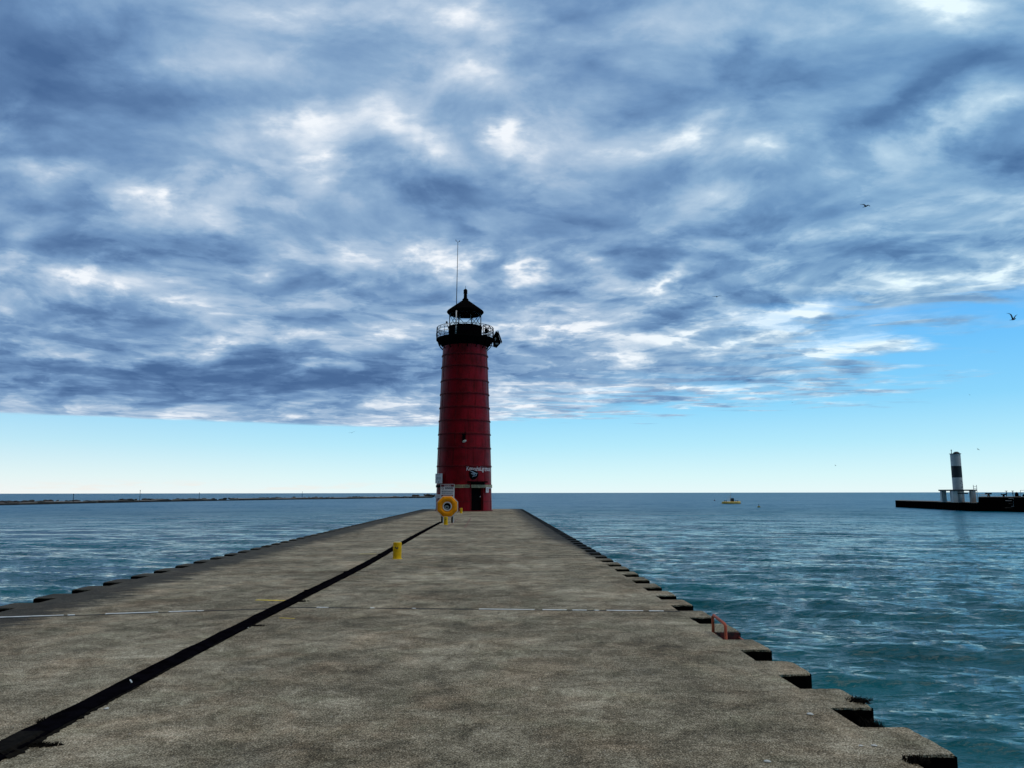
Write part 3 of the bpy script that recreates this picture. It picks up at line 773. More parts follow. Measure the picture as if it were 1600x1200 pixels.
# lettering painted on the wall
def wrap_text(txt, a0, a1, zb, hgt, off, mat, name):
    cu = bpy.data.curves.new('t', 'FONT'); cu.body = txt; cu.size = 1.0; cu.extrude = 0.0; cu.offset = 0.012; cu.resolution_u = 3; cu.shear = 0.12; cu.space_character = 0.92
    ob = bpy.data.objects.new('t', cu); col.objects.link(ob)
    dg = bpy.context.evaluated_depsgraph_get(); me = bpy.data.meshes.new_from_object(ob.evaluated_get(dg))
    bpy.data.objects.remove(ob)
    bm = B(); bm.from_mesh(me)
    bmesh.ops.triangulate(bm, faces=bm.faces)
    x0 = min(v.co.x for v in bm.verts); x1 = max(v.co.x for v in bm.verts); 
    r = random.Random(1)
    for v in bm.verts:
        u = (v.co.x - x0) / (x1 - x0); a = a0 + (a1 - a0) * u
        z = zb + v.co.y * hgt / 0.73 + 0.02 * math.sin(u * 17)
        rr = rz_(z) + off; v.co = Vector((rr * math.sin(a), -rr * math.cos(a), z))
    return build(name, bm, mat, LH)
wrap_text('KenoshaLighthouse.', R(4.5), R(74), zf(735.4), .42, .012, M['script'], 'painted_lettering')
# dark disc with pale blue curl under it
def on_wall(a, z, off): r = rz_(z) + off; return Vector((r * math.sin(a), -r * math.cos(a), z))
def px_a(px, z): # photo x to wall angle
    return math.asin(max(-.99, min(.99, (px - 724.2) / (rz_(z) / 70.2 * 1200))))
ze = zf(741.5)
bm = B(); ctr = bm.verts.new(on_wall(px_a(738, ze), ze, .02)); n = 28; rg = []
for k in range(n):
    t_ = 2 * math.pi * k / n; rr = .42 * (1 + .10 * math.sin(3 * t_ + 1)); z = ze + rr * math.sin(t_); rg.append(bm.verts.new(on_wall(px_a(738.3, ze) + rr * 1.05 * math.cos(t_) / 2.45, z, .015)))
for k in range(n): bm.faces.new((ctr, rg[k], rg[(k + 1) % n]))
build('emblem_disc', bm, M['void'], LH)
def stroke(bm, pts, w):
    P = []
    for (x, y) in pts:
        z = zf(y); P.append(on_wall(px_a(x, z), z, .03))
    tube(bm, P, w, 6)
bm = B()
stroke(bm, [(733.5, 737), (735.5, 736.8), (737.3, 737.3), (738.8, 738.4), (740.5, 739.3), (742.3, 740), (744, 739.3)], [.02, .045, .05, .045, .045, .04, .012])
stroke(bm, [(734.2, 740), (736, 740.4), (738, 741.2), (739.8, 741.8)], [.02, .045, .05, .02])
stroke(bm, [(742, 740.2), (742.6, 741.6), (741.8, 743.2), (740, 743.7), (738, 743.8), (737, 744.6), (736.6, 745.6)], [.04, .035, .03, .03, .03, .035, .015])
stroke(bm, [(736, 737.4), (738, 739.5), (740.5, 741)], [.03, .05, .03])
build('emblem', bm, M['emblem'], LH)

# gallery, watch room, lantern
zg0, zg1 = zz(541.5), zz(533); zd = zz(530.5); rg_ = rad(44.5, 532); r_top = prof[-1][0]
bm = B(); lathe(bm, [(r_top + .01, zg0 - .1), (r_top + .12, zg0 + .02), (r_top + .30, zg0 + .20), (rg_ - .16, zg1 - .15), (rg_, zg1), (rg_ + .03, zg1 + .03), (rg_ + .03, zd), (rg_ - .05, zd + .04), (0, zd + .04)], 72, cap=False)
build('gallery_deck', bm, M['black'], LH)
for k in range(16):
    a = k * 2 * math.pi / 16 + .1; bm = B()
    ca, sa = math.cos(a), math.sin(a)
    tube(bm, [((r_top) * ca, (r_top) * sa, zg0 - .35), ((r_top + .35) * ca, (r_top + .35) * sa, zg0 + .02), ((rg_ - .1) * ca, (rg_ - .1) * sa, zg1 - .06)], .045, 6)
    build('gallery_bracket', bm, M['black'], LH)
rw = rad(26, 520); zw1 = aty(725, 506.3, DL - 1.5).z
bm = B(); lathe(bm, [(rw, zd), (rw, zw1 - .08), (rw + .06, zw1 - .06), (rw + .06, zw1), (0, zw1)], 48, cap=False); build('watch_room', bm, M['black'], LH)
# railing: bowed posts, rings, lattice
rt_ = rg_ - .02; zr1 = zz(513.0)
rl = empty('gallery_railing'); rl.parent = LH
hr = zr1 - zd
NR = 24
for k in range(NR):
    a = k * 2 * math.pi / NR; ca, sa = math.cos(a), math.sin(a); bm = B()
    tube(bm, [((rt_ + o_) * ca, (rt_ + o_) * sa, zd + hr * f_) for f_, o_ in ((0, .02), (.35, .05), (.7, .03), (1, -.03))], .022, 6); build('rail_post', bm, M['black'], rl)
for f_, o_ in ((1.0, -.03), (.74, .015), (.46, .05), (.14, .03)):
    bm = B(); ring_tube(bm, rt_ + o_, zd + hr * f_, .020, 72, 6); build('rail_ring', bm, M['black'], rl)
for LB in (0, 1):
  bm = B()
  for k in range(NR * 2):
    a0 = k * math.pi / NR; a1 = a0 + math.pi / NR; a1 += 0.0
    for (f0, f1) in (((.14, .46),) if LB == 0 else ((.74, 1.0),)):
        for s in (0, 1):
            b0, b1 = (a0, a1) if s == 0 else (a1, a0)
            tube(bm, [((rt_ + .03) * math.cos(b0), (rt_ + .03) * math.sin(b0), zd + hr * f0), ((rt_ + .02) * math.cos(b1), (rt_ + .02) * math.sin(b1), zd + hr * f1)], .010, 4)
  build('rail_lattice', bm, M['black'], rl)
# lantern: eight bays, one facing the camera
NB = 8; zl1 = aty(725, 485.2, DL - 1.5).z; rlan = rad(26.2, 497)
pa = lambda k: -math.pi / 2 + (k + .5) * 2 * math.pi / NB
for k in range(NB):
    a = pa(k); bm = B(); tube(bm, [(rlan * math.cos(a), rlan * math.sin(a), zw1), (rlan * math.cos(a), rlan * math.sin(a), zl1)], .042, 6); build('lantern_mullion', bm, M['black'], LH)
bm = B()
for k in range(NB):
    a, b_ = pa(k), pa(k + 1)
    for (p, q) in ((a, b_), (b_, a)):
        if k == NB - 1: break
        A0 = Vector((rlan * math.cos(p), rlan * math.sin(p), zw1)); A1 = Vector((rlan * math.cos(q), rlan * math.sin(q), zl1)); tube(bm, [A0, A1], .026, 5)
build('lantern_bracing', bm, M['black'], LH)
for f_ in (0, 1):
    bm = B(); ri = rlan; z_ = zw1 + .03 if f_ == 0 else zl1 - .03
    pts = [(ri * math.cos(pa(k)), ri * math.sin(pa(k)), z_) for k in range(NB + 1)]
    for k in range(NB): tube(bm, [pts[k], pts[k + 1]], .035, 5)
    build('lantern_sill', bm, M['black'], LH)
bm = B()
for k in range(NB):
    a, b_ = pa(k), pa(k + 1); c0 = Vector((math.cos(a), math.sin(a), 0)) * (rlan - .05); c1 = Vector((math.cos(b_), math.sin(b_), 0)) * (rlan - .05)
    nrm = (c0 + c1).normalized(); mid = (c0 + c1) / 2
    box(bm, (mid.x, mid.y, (zw1 + zl1) / 2), ((c1 - c0).length - .09, .01, zl1 - zw1 - .1), Matrix.Rotation(math.atan2((c1 - c0).y, (c1 - c0).x), 3, 'Z'))
build('lantern_glass', bm, M['glass'], LH)
bm = B(); lathe(bm, [(0, zl1 + .01), (.44, zl1 + .01), (.46, zl1 - .12), (.40, zl1 - .16), (0, zl1 - .16)], 24, cap=False); build('lamp_housing', bm, M['black'], LH)
for sx in (-1, 1):
    bm = B(); tube(bm, [(sx * .50, -.2, zl1 - .02), (sx * .50, -.2, zl1 - .62)], .03, 6); build('lamp_bracket', bm, M['steelgrey'], LH)
# roof
re = rad(28.6, 489); za = zz(469.5); zeave = zz(488.5)
NRF = 8; ph_ = math.pi / 8
bm = B(); lathe(bm, [(0, zl1 + .02), (rlan + .05, zl1 + .02), (re - .05, zeave - .10), (re, zeave - .04), (re + .01, zeave + .10), (re - .30, zeave + .34), (.45, za - .12), (.24, za + .04)], NRF * 2, phase=ph_, cap=True); build('lantern_roof', bm, M['black'], LH)
zs1 = zz(452)
bm = B(); lathe(bm, [(.26, za + .02), (.30, za + .10), (.17, za + .22), (.15, zs1 - .42), (.21, zs1 - .38), (.17, zs1 - .30), (.19, zs1 - .12), (.12, zs1), (.03, zs1 + .03)], 20, cap=True); build('roof_vent', bm, M['black'], LH, smooth=True)
bm = B(); tube(bm, [(0, 0, zs1), (0, 0, zz(446.5))], [.028, .012], 6); build('lightning_rod', bm, M['black'], LH)
# mast with wind sensor
mast0 = aty(712.2, 525, DL - 2.3); mast1 = aty(715.4, 379, DL - 2.3)
inv = Matrix.Rotation(-face, 3, 'Z')
def loc(p): return inv @ (p - Vector((LX, DL, 0)))
m0, m1 = loc(mast0), loc(mast1)
bm = B(); tube(bm, [m0.lerp(m1, -.02), m0.lerp(m1, .27)], .055, 8); o = build('mast', bm, M['white'], LH, smooth=True)
bm = B(); tube(bm, [m0.lerp(m1, .27), m0.lerp(m1, .65), m1], [.036, .028, .02], 8); u = build('mast_upper', bm, M['black'], LH, smooth=True)
bm = B(); c = m1
tube(bm, [c + Vector((-.18, 0, .20)), c + Vector((-.10, 0, .12)), c, c + Vector((.10, 0, .10)), c + Vector((.17, 0, .12))], .018, 6)
tube(bm, [c + Vector((-.18, 0, .12)), c + Vector((-.18, 0, .30))], .02, 6); bmesh.ops.create_uvsphere(bm, u_segments=8, v_segments=6, radius=.045, matrix=Matrix.Translation(c + Vector((.17, 0, .14))))
build('wind_sensor', bm, M['black'], LH)
# small lamp on the left of the gallery
q = loc(aty(698, 503.5, DL - .8)); bm = B(); tube(bm, [q - Vector((-.1, 0, .45)), q], .03, 6); bmesh.ops.create_uvsphere(bm, u_segments=10, v_segments=8, radius=.10, matrix=Matrix.Translation(q)); build('marker_lamp', bm, M['black'], LH)

# fixtures fastened outside the tower
def solar():
    c = aty(776.5, 531, DL - .3)
    t = empty('solar_panel', (c.x, c.y, c.z), label='tilted black solar panel hung outside the right gallery rail', cat='solar panel')
    bm = B()
    s = Vector((0, 0, 0)); u_ = Vector((.43, -.05, -.55)); w_ = Vector((-.16, .45, -.05))
    pts = [(-.10, .80), (.02, .74), (.36, -.25), (.30, -.34), (-.04, -.72), (-.34, -.62), (-.40, .1), (-.30, .35)]
    lo = [bm.verts.new((x, -.22, z)) for x, z in pts]; hi = [bm.verts.new((x, .22, z)) for x, z in pts]
    bm.faces.new(lo[::-1]); bm.faces.new(hi)
    for i in range(len(pts)): bm.faces.new((lo[i], lo[(i + 1) % len(pts)], hi[(i + 1) % len(pts)], hi[i]))
    build('backing_frame', bm, M['black'], t)
    bm = B(); a0 = Vector((.05, 0, .78)); a1 = Vector((.42, 0, -.26)); d = a1 - a0
    box(bm, (a0 + a1) / 2 + Vector((.03, 0, .01)), (.05, .9, d.length), Matrix.Rotation(math.atan2(d.x, d.z) , 3, 'Y')); build('panel', bm, M['black'], t)
    bm = B(); tube(bm, [(-.9, 0, -.1), (-.2, 0, -.25)], .04, 6); tube(bm, [(-.9, 0, -.55), (-.1, 0, -.60)], .04, 6); build('bracket', bm, M['black'], t)
    bm = B(); bmesh.ops.create_uvsphere(bm, u_segments=10, v_segments=8, radius=.09, matrix=Matrix.Translation((-.14, -.26, .02)))
    box(bm, (-.14, -.24, .02), (.05, .1, .3)); build('lamp', bm, M['steelgrey'], t)
    bm = B(); box(bm, (.0, -.25, -.42), (.26, .1, .10)); build('junction_box', bm, M['steelgrey'], t)
solar()
def gal_box():
    c = aty(759.5, 519, DL - 1.4)
    t = empty('equipment_rack', (c.x, c.y, c.z), label='dark equipment rack with pipes on the right of the gallery', cat='rack')
    bm = B()
    for x in (-.25, .25): tube(bm, [(x, 0, -.62), (x, 0, .68)], .035, 6)
    for z in (-.3, .0, .35, .66): tube(bm, [(-.25, 0, z), (.25, 0, z)], .03, 6)
    tube(bm, [(-.25, 0, .66), (.35, 0, 0)], .03, 6); tube(bm, [(.25, 0, .6), (.62, 0, .15)], .03, 6); build('frame', bm, M['black'], t)
    bm = B(); box(bm, (.02, .06, .12), (.30, .2, .42)); box(bm, (-.1, .06, -.35), (.34, .2, .26)); build('cabinet', bm, M['black'], t, bevel=.01)
gal_box()
def floodlight():
    z = zf(688); a = px_a(723.5, z); p = on_wall(a, z, 0); p = Matrix.Rotation(face, 3, 'Z') @ p + Vector((LX, DL, 0))
    t = empty('floodlight', p, face, 'black floodlight with pale lens bolted halfway up the red wall', 'floodlight')
    bm = B(); box(bm, (0, -.10, .16), (.30, .22, .52)); build('housing', bm, M['black'], t, bevel=.03)
    bm = B(); box(bm, (0, -.08, .52), (.34, .14, .10)); box(bm, (0.1, -.08, .64), (.06, .1, .2)); build('bracket', bm, M['black'], t)
    bm = B(); bmesh.ops.create_uvsphere(bm, u_segments=20, v_segments=10, radius=.19, matrix=Matrix.Translation((.04, -.26, -.09)) @ Matrix.Rotation(R(-22), 4, 'Y') @ Matrix.Rotation(R(-35), 4, 'X') @ Matrix.Diagonal((1, .75, .32, 1)))
    build('lens', bm, M['shell'], t, smooth=True)
floodlight()

# signs
def wall_sign(name, x0, x1, y0, y1, label, deco):
    z0, z1 = zf(y1), zf(y0); zc = (z0 + z1) / 2; a0, a1 = px_a(x0, zc), px_a(x1, zc)
    t = empty(name, (LX, DL, 0), face, label, 'sign')
    am = (a0 + a1) / 2; r = rz_(zc) * math.cos((a1 - a0) / 2) + .16 * (1 + abs(a1 - a0)); w = 2 * rz_(zc) * math.sin((a1 - a0) / 2)
    c = Vector((r * math.sin(am), -r * math.cos(am), zc)); rot = Matrix.Rotation(am, 3, 'Z')
    h = z1 - z0
    bm = B(); box(bm, c, (w, .03, h), rot); build('panel', bm, M['sign'], t, bevel=.006)
    for i, (u, v_, du, dv, mat) in enumerate(deco):
        bm = B(); box(bm, c + rot @ Vector((u * w, -.019 - .0005 * i, v_ * h)), (du * w, .006, dv * h), rot); build('print', bm, M[mat], t)
    bm = B(); box(bm, c + rot @ Vector((0, .12, 0)), (.06, .2, h * .7), rot); build('bracket', bm, M['redring'], t)
    return t, c, rot, w, h
t, c, rot, w, h = wall_sign('wall_sign', 684.0, 694.8, 739.5, 755, 'upright white sign with a round picture high on the left of the red wall', [
    (-.17, .38, .12, .06, 'ink'), (.0, .38, .12, .06, 'ink'), (.17, .38, .14, .06, 'ink'), (0, -.36, .14, .09, 'ink'), (-.08, 0.02, .03, .20, 'ink'), (.08, 0.02, .03, .20, 'ink')])
for sx in (-1, 1):
    bm = B(); pts = []
    for k in range(9):
        a = R(-58 + 116 * k / 8); pts.append(c + rot @ Vector((sx * (.10 * w + .16 * w * math.cos(a)), -.024, .02 * h + .17 * h * math.sin(a))))
    tube(bm, pts, .016, 5); build('print', bm, M['ink'], t)
wall_sign('wall_sign', 683.8, 693.6, 772.5, 778.5, 'small blank white sign low on the red wall behind the life ring', [(.1, .1, .5, .08, 'signred'), (0, -.2, .6, .07, 'signred')])
wall_sign('wall_sign', 754.6, 759.0, 761.0, 769.8, 'narrow white notice beside the right edge of the dark doorway', [(0, .25, .5, .05, 'ink'), (0, .05, .6, .05, 'ink'), (0, -.15, .5, .05, 'ink')])
wall_sign('wall_sign', 759.6, 762.0, 761.0, 763.5, 'tiny white tag under the beige band right of the doorway', [(0, 0, .4, .2, 'ink')])

# life ring stand
def make_ring_stand():
    Y = onz(700, 817).y; g0 = aty(699, 817, Y)
    c = aty(699, 791.2, Y)
    s = Y / 1200 * 1.012
    t = empty('life_ring_stand', (c.x, Y, 0), label='stand with dark posts and white octagonal board holding the ring', cat='stand')
    def octo(bm, r, y0, y1, z, r2=None, hole=0.0):
        r2 = r2 or r; n = 8
        A = [(r * math.cos(R(22.5) + k * math.pi / 4), r * math.sin(R(22.5) + k * math.pi / 4)) for k in range(n)]
        A2 = [(x * r2 / r, y * r2 / r) for x, y in A]
        f = [bm.verts.new((x, y0, z + y)) for x, y in A2]; b_ = [bm.verts.new((x, y1, z + y)) for x, y in A]
        for k in range(n): bm.faces.new((f[k], f[(k + 1) % n], b_[(k + 1) % n], b_[k]))
        bm.faces.new(b_); bm.faces.new(f[::-1])
    bm = B(); octo(bm, 17.6 * s, 0, .05, c.z); build('back_board', bm, M['white'], t)
    for x, wd in ((-8.2, 0), (7.2, 0)):
        bm = B(); box(bm, (x * s, .10, c.z / 2 + .1), (.085, .09, c.z + .2)); build('post', bm, M['black'], t)
        bm = B(); box(bm, (x * s + .058, .10, c.z / 2 + .1), (.028, .10, c.z + .2)); build('post_edge', bm, M['white'], t)
    # the ring itself
    rt2 = empty('life_ring', (c.x, Y - .02, c.z), label='orange octagonal life ring with white rimmed hole on its board', cat='life ring')
    bm = B(); n = 64; prof_ = []
    def octr(a, r):
        b_ = (a + R(22.5)) % R(45) - R(22.5); f = math.cos(R(22.5)) / math.cos(b_); return r * f
    ro, ri = 16.4 * s, 6.6 * s
    rings = []
    m = 12
    for i in range(n):
        a = 2 * math.pi * i / n; row = []
        R1 = octr(a, ro) * 1.0; 
        for j in range(m + 1):
            f = j / m; rr = ri + (R1 - ri) * f
            dy = -.15 * math.sin(math.pi * (0.06 + .88 * f)) ** .6
            row.append(bm.verts.new((rr * math.cos(a), dy, rr * math.sin(a))))
        row.append(bm.verts.new((R1 * math.cos(a), 0.0, R1 * math.sin(a)))); row.insert(0, bm.verts.new((ri * math.cos(a), 0, ri * math.sin(a))))
        rings.append(row)
    for i in range(n):
        for j in range(len(rings[0]) - 1): bm.faces.new((rings[i][j], rings[(i + 1) % n][j], rings[(i + 1) % n][j + 1], rings[i][j + 1]))
    build('ring_body', bm, M['orange'], rt2, smooth=True)
    bm = B(); rows = []
    for i in range(48):
        a = 2 * math.pi * i / 48; rows.append([bm.verts.new(((6.2 * s + .035 * math.cos(q)) * math.cos(a), -.09 + .035 * math.sin(q), (6.2 * s + .035 * math.cos(q)) * math.sin(a))) for q in [k * math.pi / 3 for k in range(6)]])
    for i in range(48):
        for k in range(6): bm.faces.new((rows[i][k], rows[(i + 1) % 48][k], rows[(i + 1) % 48][(k + 1) % 6], rows[i][(k + 1) % 6]))
    build('hole_rim', bm, M['white'], rt2, smooth=True)
    bm = B(); r0 = 6.3 * s
    vs = [bm.verts.new((r0 * math.cos(k * math.pi / 12), -.006, r0 * math.sin(k * math.pi / 12))) for k in range(24)]; vb = [bm.verts.new((v.co.x, .012, v.co.z)) for v in vs]
    bm.faces.new(vs[::-1]); bm.faces.new(vb)
    for k in range(24): bm.faces.new((vs[k], vs[(k + 1) % 24], vb[(k + 1) % 24], vb[k]))
    build('dark_backing', bm, M['void'], rt2)
    ro_ = B(); r = random.Random(2); pts = []
    for k in range(46):
        a = k * .62; rr = .045 + .07 * abs(math.sin(k * .37)); pts.append((-.03 + rr * math.cos(a) * 1.1, -.03 - .0009 * k, -.05 + rr * math.sin(a) * .9))
    tube(ro_, pts, .013, 5); o = build('rope_coil', ro_, M['rope']); o.location = (c.x, Y - .02, c.z)
    tag(o, 'grey rope coil lying inside the hole of the life ring', 'rope')
    # warning sign on its own post behind the right leg
    Y2 = Y + .35; s2 = Y2 / 1200 * 1.012
    a0 = aty(688.2, 773.0, Y2); a1 = aty(710.2, 756.4, Y2); cc = (a0 + a1) / 2; w, h = a1.x - a0.x, a1.z - a0.z
    st = empty('warning_sign', (cc.x, Y2, 0), label='white danger sign with dark red header on a pole above the life ring', cat='sign')
    bm = B(); box(bm, (0, 0, cc.z), (w, .02, h)); build('panel', bm, M['sign'], st, bevel=.004)
    def pr(u, v_, du, dv, mat, k=0):
        bm = B(); box(bm, (u * w, -.013 - .001 * k, cc.z + v_ * h), (du * w, .004, dv * h)); build('print', bm, M[mat], st)
    pr(-.36, .36, .22, .22, 'signred'); pr(.36, .36, .22, .22, 'signred'); pr(0, .455, .5, .02, 'signred'); pr(0, .275, .9, .012, 'signred')
    cu = bpy.data.curves.new('t', 'FONT'); cu.body = 'DANGER'; cu.size = h * .22; cu.align_x = 'CENTER'; cu.offset = .004; cu.extrude = .002
    ob = bpy.data.objects.new('t', cu); col.objects.link(ob); dg = bpy.context.evaluated_depsgraph_get(); me = bpy.data.meshes.new_from_object(ob.evaluated_get(dg)); bpy.data.objects.remove(ob)
    me.transform(Matrix.Translation((0, -.013, cc.z + .29 * h)) @ Matrix.Rotation(R(90), 4, 'X')); me.materials.clear(); me.materials.append(M['signred'])
    o = bpy.data.objects.new('lettering', me); col.objects.link(o); o.parent = st
    # pictogram and rows of small print
    pr(-.33, .10, .19, .24, 'white'); 
    bm = B(); tube(bm, [(-.40 * w, -.016, cc.z + .16 * h), (-.26 * w, -.016, cc.z + .03 * h)], .012, 5)
    vs = [(-.33 * w + .085 * w * math.cos(k * math.pi / 8), -.016, cc.z + .10 * h + .085 * w * math.sin(k * math.pi / 8)) for k in range(17)]; tube(bm, vs, .010, 5); build('pictogram', bm, M['signred'], st)
    r = random.Random(5)
    for v_, u0, u1 in ((.16, -.17, .42), (.06, -.17, .42), (-.17, -.42, .42), (-.35, -.42, .42)):
        u = u0
        while u < u1 - .03:
            du = min(r.uniform(.05, .13), u1 - u); pr(u + du / 2, v_, du, .075, 'ink'); u += du + .018
    bm = B(); tube(bm, [(.47 * w - .02, .035, 0), (.47 * w - .02, .035, cc.z + h * .45)], .03, 8); build('pole', bm, M['white'], st, smooth=True)
    bm = B()
    for z in (.3, -.3): box(bm, (.43 * w, .02, cc.z + z * h), (.12, .02, .03))
    build('clamp', bm, M['steelgrey'], st)
make_ring_stand()

# ------------------------------------------------------------------ far breakwater on the left
def make_breakwater():
    pts_px = [(-260, 797.0), (-120, 793.0), (0, 789.6), (120, 786.9), (240, 784.4), (350, 782.4), (470, 780.4), (560, 779.3), (640, 778.3), (676, 777.9)]
    P = [onz(x, y, WATER) for x, y in pts_px]
    t = empty('breakwater', P[4], label='long low stone breakwater lying across the left of the lake', cat='breakwater')
    O = P[4]; r = random.Random(11)
    tot = []; 
    for i in range(len(P) - 1):
        n = 9
        for k in range(n): tot.append(P[i].lerp(P[i + 1], k / n))
    tot.append(P[-1])
    bmw, bmc = B(), B()
    hprev = .8
    i = 0
    while i < len(tot) - 1:
        step = r.choice((1, 2, 3)); j = min(i + step, len(tot) - 1)
        a, b_ = tot[i] - O, tot[j] - O; d = (b_ - a); L = d.length; ang = math.atan2(d.y, d.x); mid = (a + b_) / 2
        rot = Matrix.Rotation(ang, 3, 'Z'); nrm = rot @ Vector((0, 1, 0))
        frac = i / len(tot); h = .45 + .35 * frac + r.uniform(-.12, .15); sink = r.random() < .15
        if sink: h *= .5
        yaw = Matrix.Rotation(r.uniform(-.01, .01), 3, 'Z')
        c0 = mid + nrm * 1.2
        box(bmw, (c0.x, c0.y, h / 2 - .5), (L * .995, 2.4, h + 1.0), rot @ yaw)
        if not sink:
            c1 = mid + nrm * (4.0 + r.uniform(-.4, .4)); 
            box(bmc, (c1.x, c1.y, h / 2 + .02 + .15 * frac), (L * .97, 5.6 + r.uniform(-1, 1), h), rot @ yaw @ Matrix.Rotation(R(2.0 + r.uniform(-1.5, 1.5)), 3, 'X'))
        i = j
    build('wall_face', bmw, M['darkstone'], t); build('cap_slabs', bmc, M['palecap'], t)
    # rubble
    bm = B()
    for q in range(420):
        f = r.random() ** .9 * (len(tot) - 2); i = int(f); p = tot[i].lerp(tot[i + 1], f - i) - O
        clump = mnoise.noise(Vector((f * .35, 3.1, 0)))
        if clump < -.05 and r.random() < .75: continue
        s = r.uniform(.5, 1.1); off = r.uniform(5, 8)
        d = (tot[i + 1] - tot[i]).normalized(); nrm = Vector((-d.y, d.x, 0))
        c = p + nrm * off; z = r.uniform(.3, .85)
        bmesh.ops.create_icosphere(bm, subdivisions=1, radius=1, matrix=Matrix.Translation((c.x, c.y, z)) @ Matrix.Rotation(r.uniform(0, 3), 4, 'Z') @ Matrix.Rotation(r.uniform(-.5, .5), 4, 'X') @ Matrix.Diagonal((s * 1.5, s, s * .45, 1)))
    o = build('rubble', bm, M['darkstone'], t); tag(o, 'dark loose rubble behind the cap', kind='stuff')
    bm = B()
    for q in range(46):
        px = r.choice((r.uniform(644, 652), r.uniform(662, 679), r.uniform(662, 679))); p = onz(px, 777.6, WATER) - O
        s = r.uniform(.6, 1.5); bmesh.ops.create_icosphere(bm, subdivisions=1, radius=1, matrix=Matrix.Translation((p.x, p.y + r.uniform(0, 6), r.uniform(.2, 1.9 if px < 672 else 1.5))) @ Matrix.Rotation(r.uniform(0, 3), 4, 'Z') @ Matrix.Diagonal((s, s, s * .6, 1)))
    build('end_boulders', bm, M['darkstone'], t)
    for px, h, lb in ((114, 3.2, 'thin dark marker post on the breakwater, leftmost of four'), (218, 4.6, 'tallest thin marker post on the breakwater, second from left'),
                      (311, 3.6, 'thin marker post on the breakwater, third from left'), (472, 4.2, 'thin marker post on the breakwater nearest the lighthouse')):
        y = np.interp(px, [q[0] for q in pts_px], [q[1] for q in pts_px]); p = onz(px, float(y), WATER); Y = p.y + 3; p = aty(px, float(y), Y)
        bm = B(); tube(bm, [(0, 0, 0), (0, 0, h * .9)], [.09, .06], 6); box(bm, (0, 0, h * .85), (.2, .2, .2))
        o = build('marker_post', bm, M['black']); o.location = (p.x, Y, WATER + .1); tag(o, lb, 'post', 'marker posts on the far breakwater')
make_breakwater()

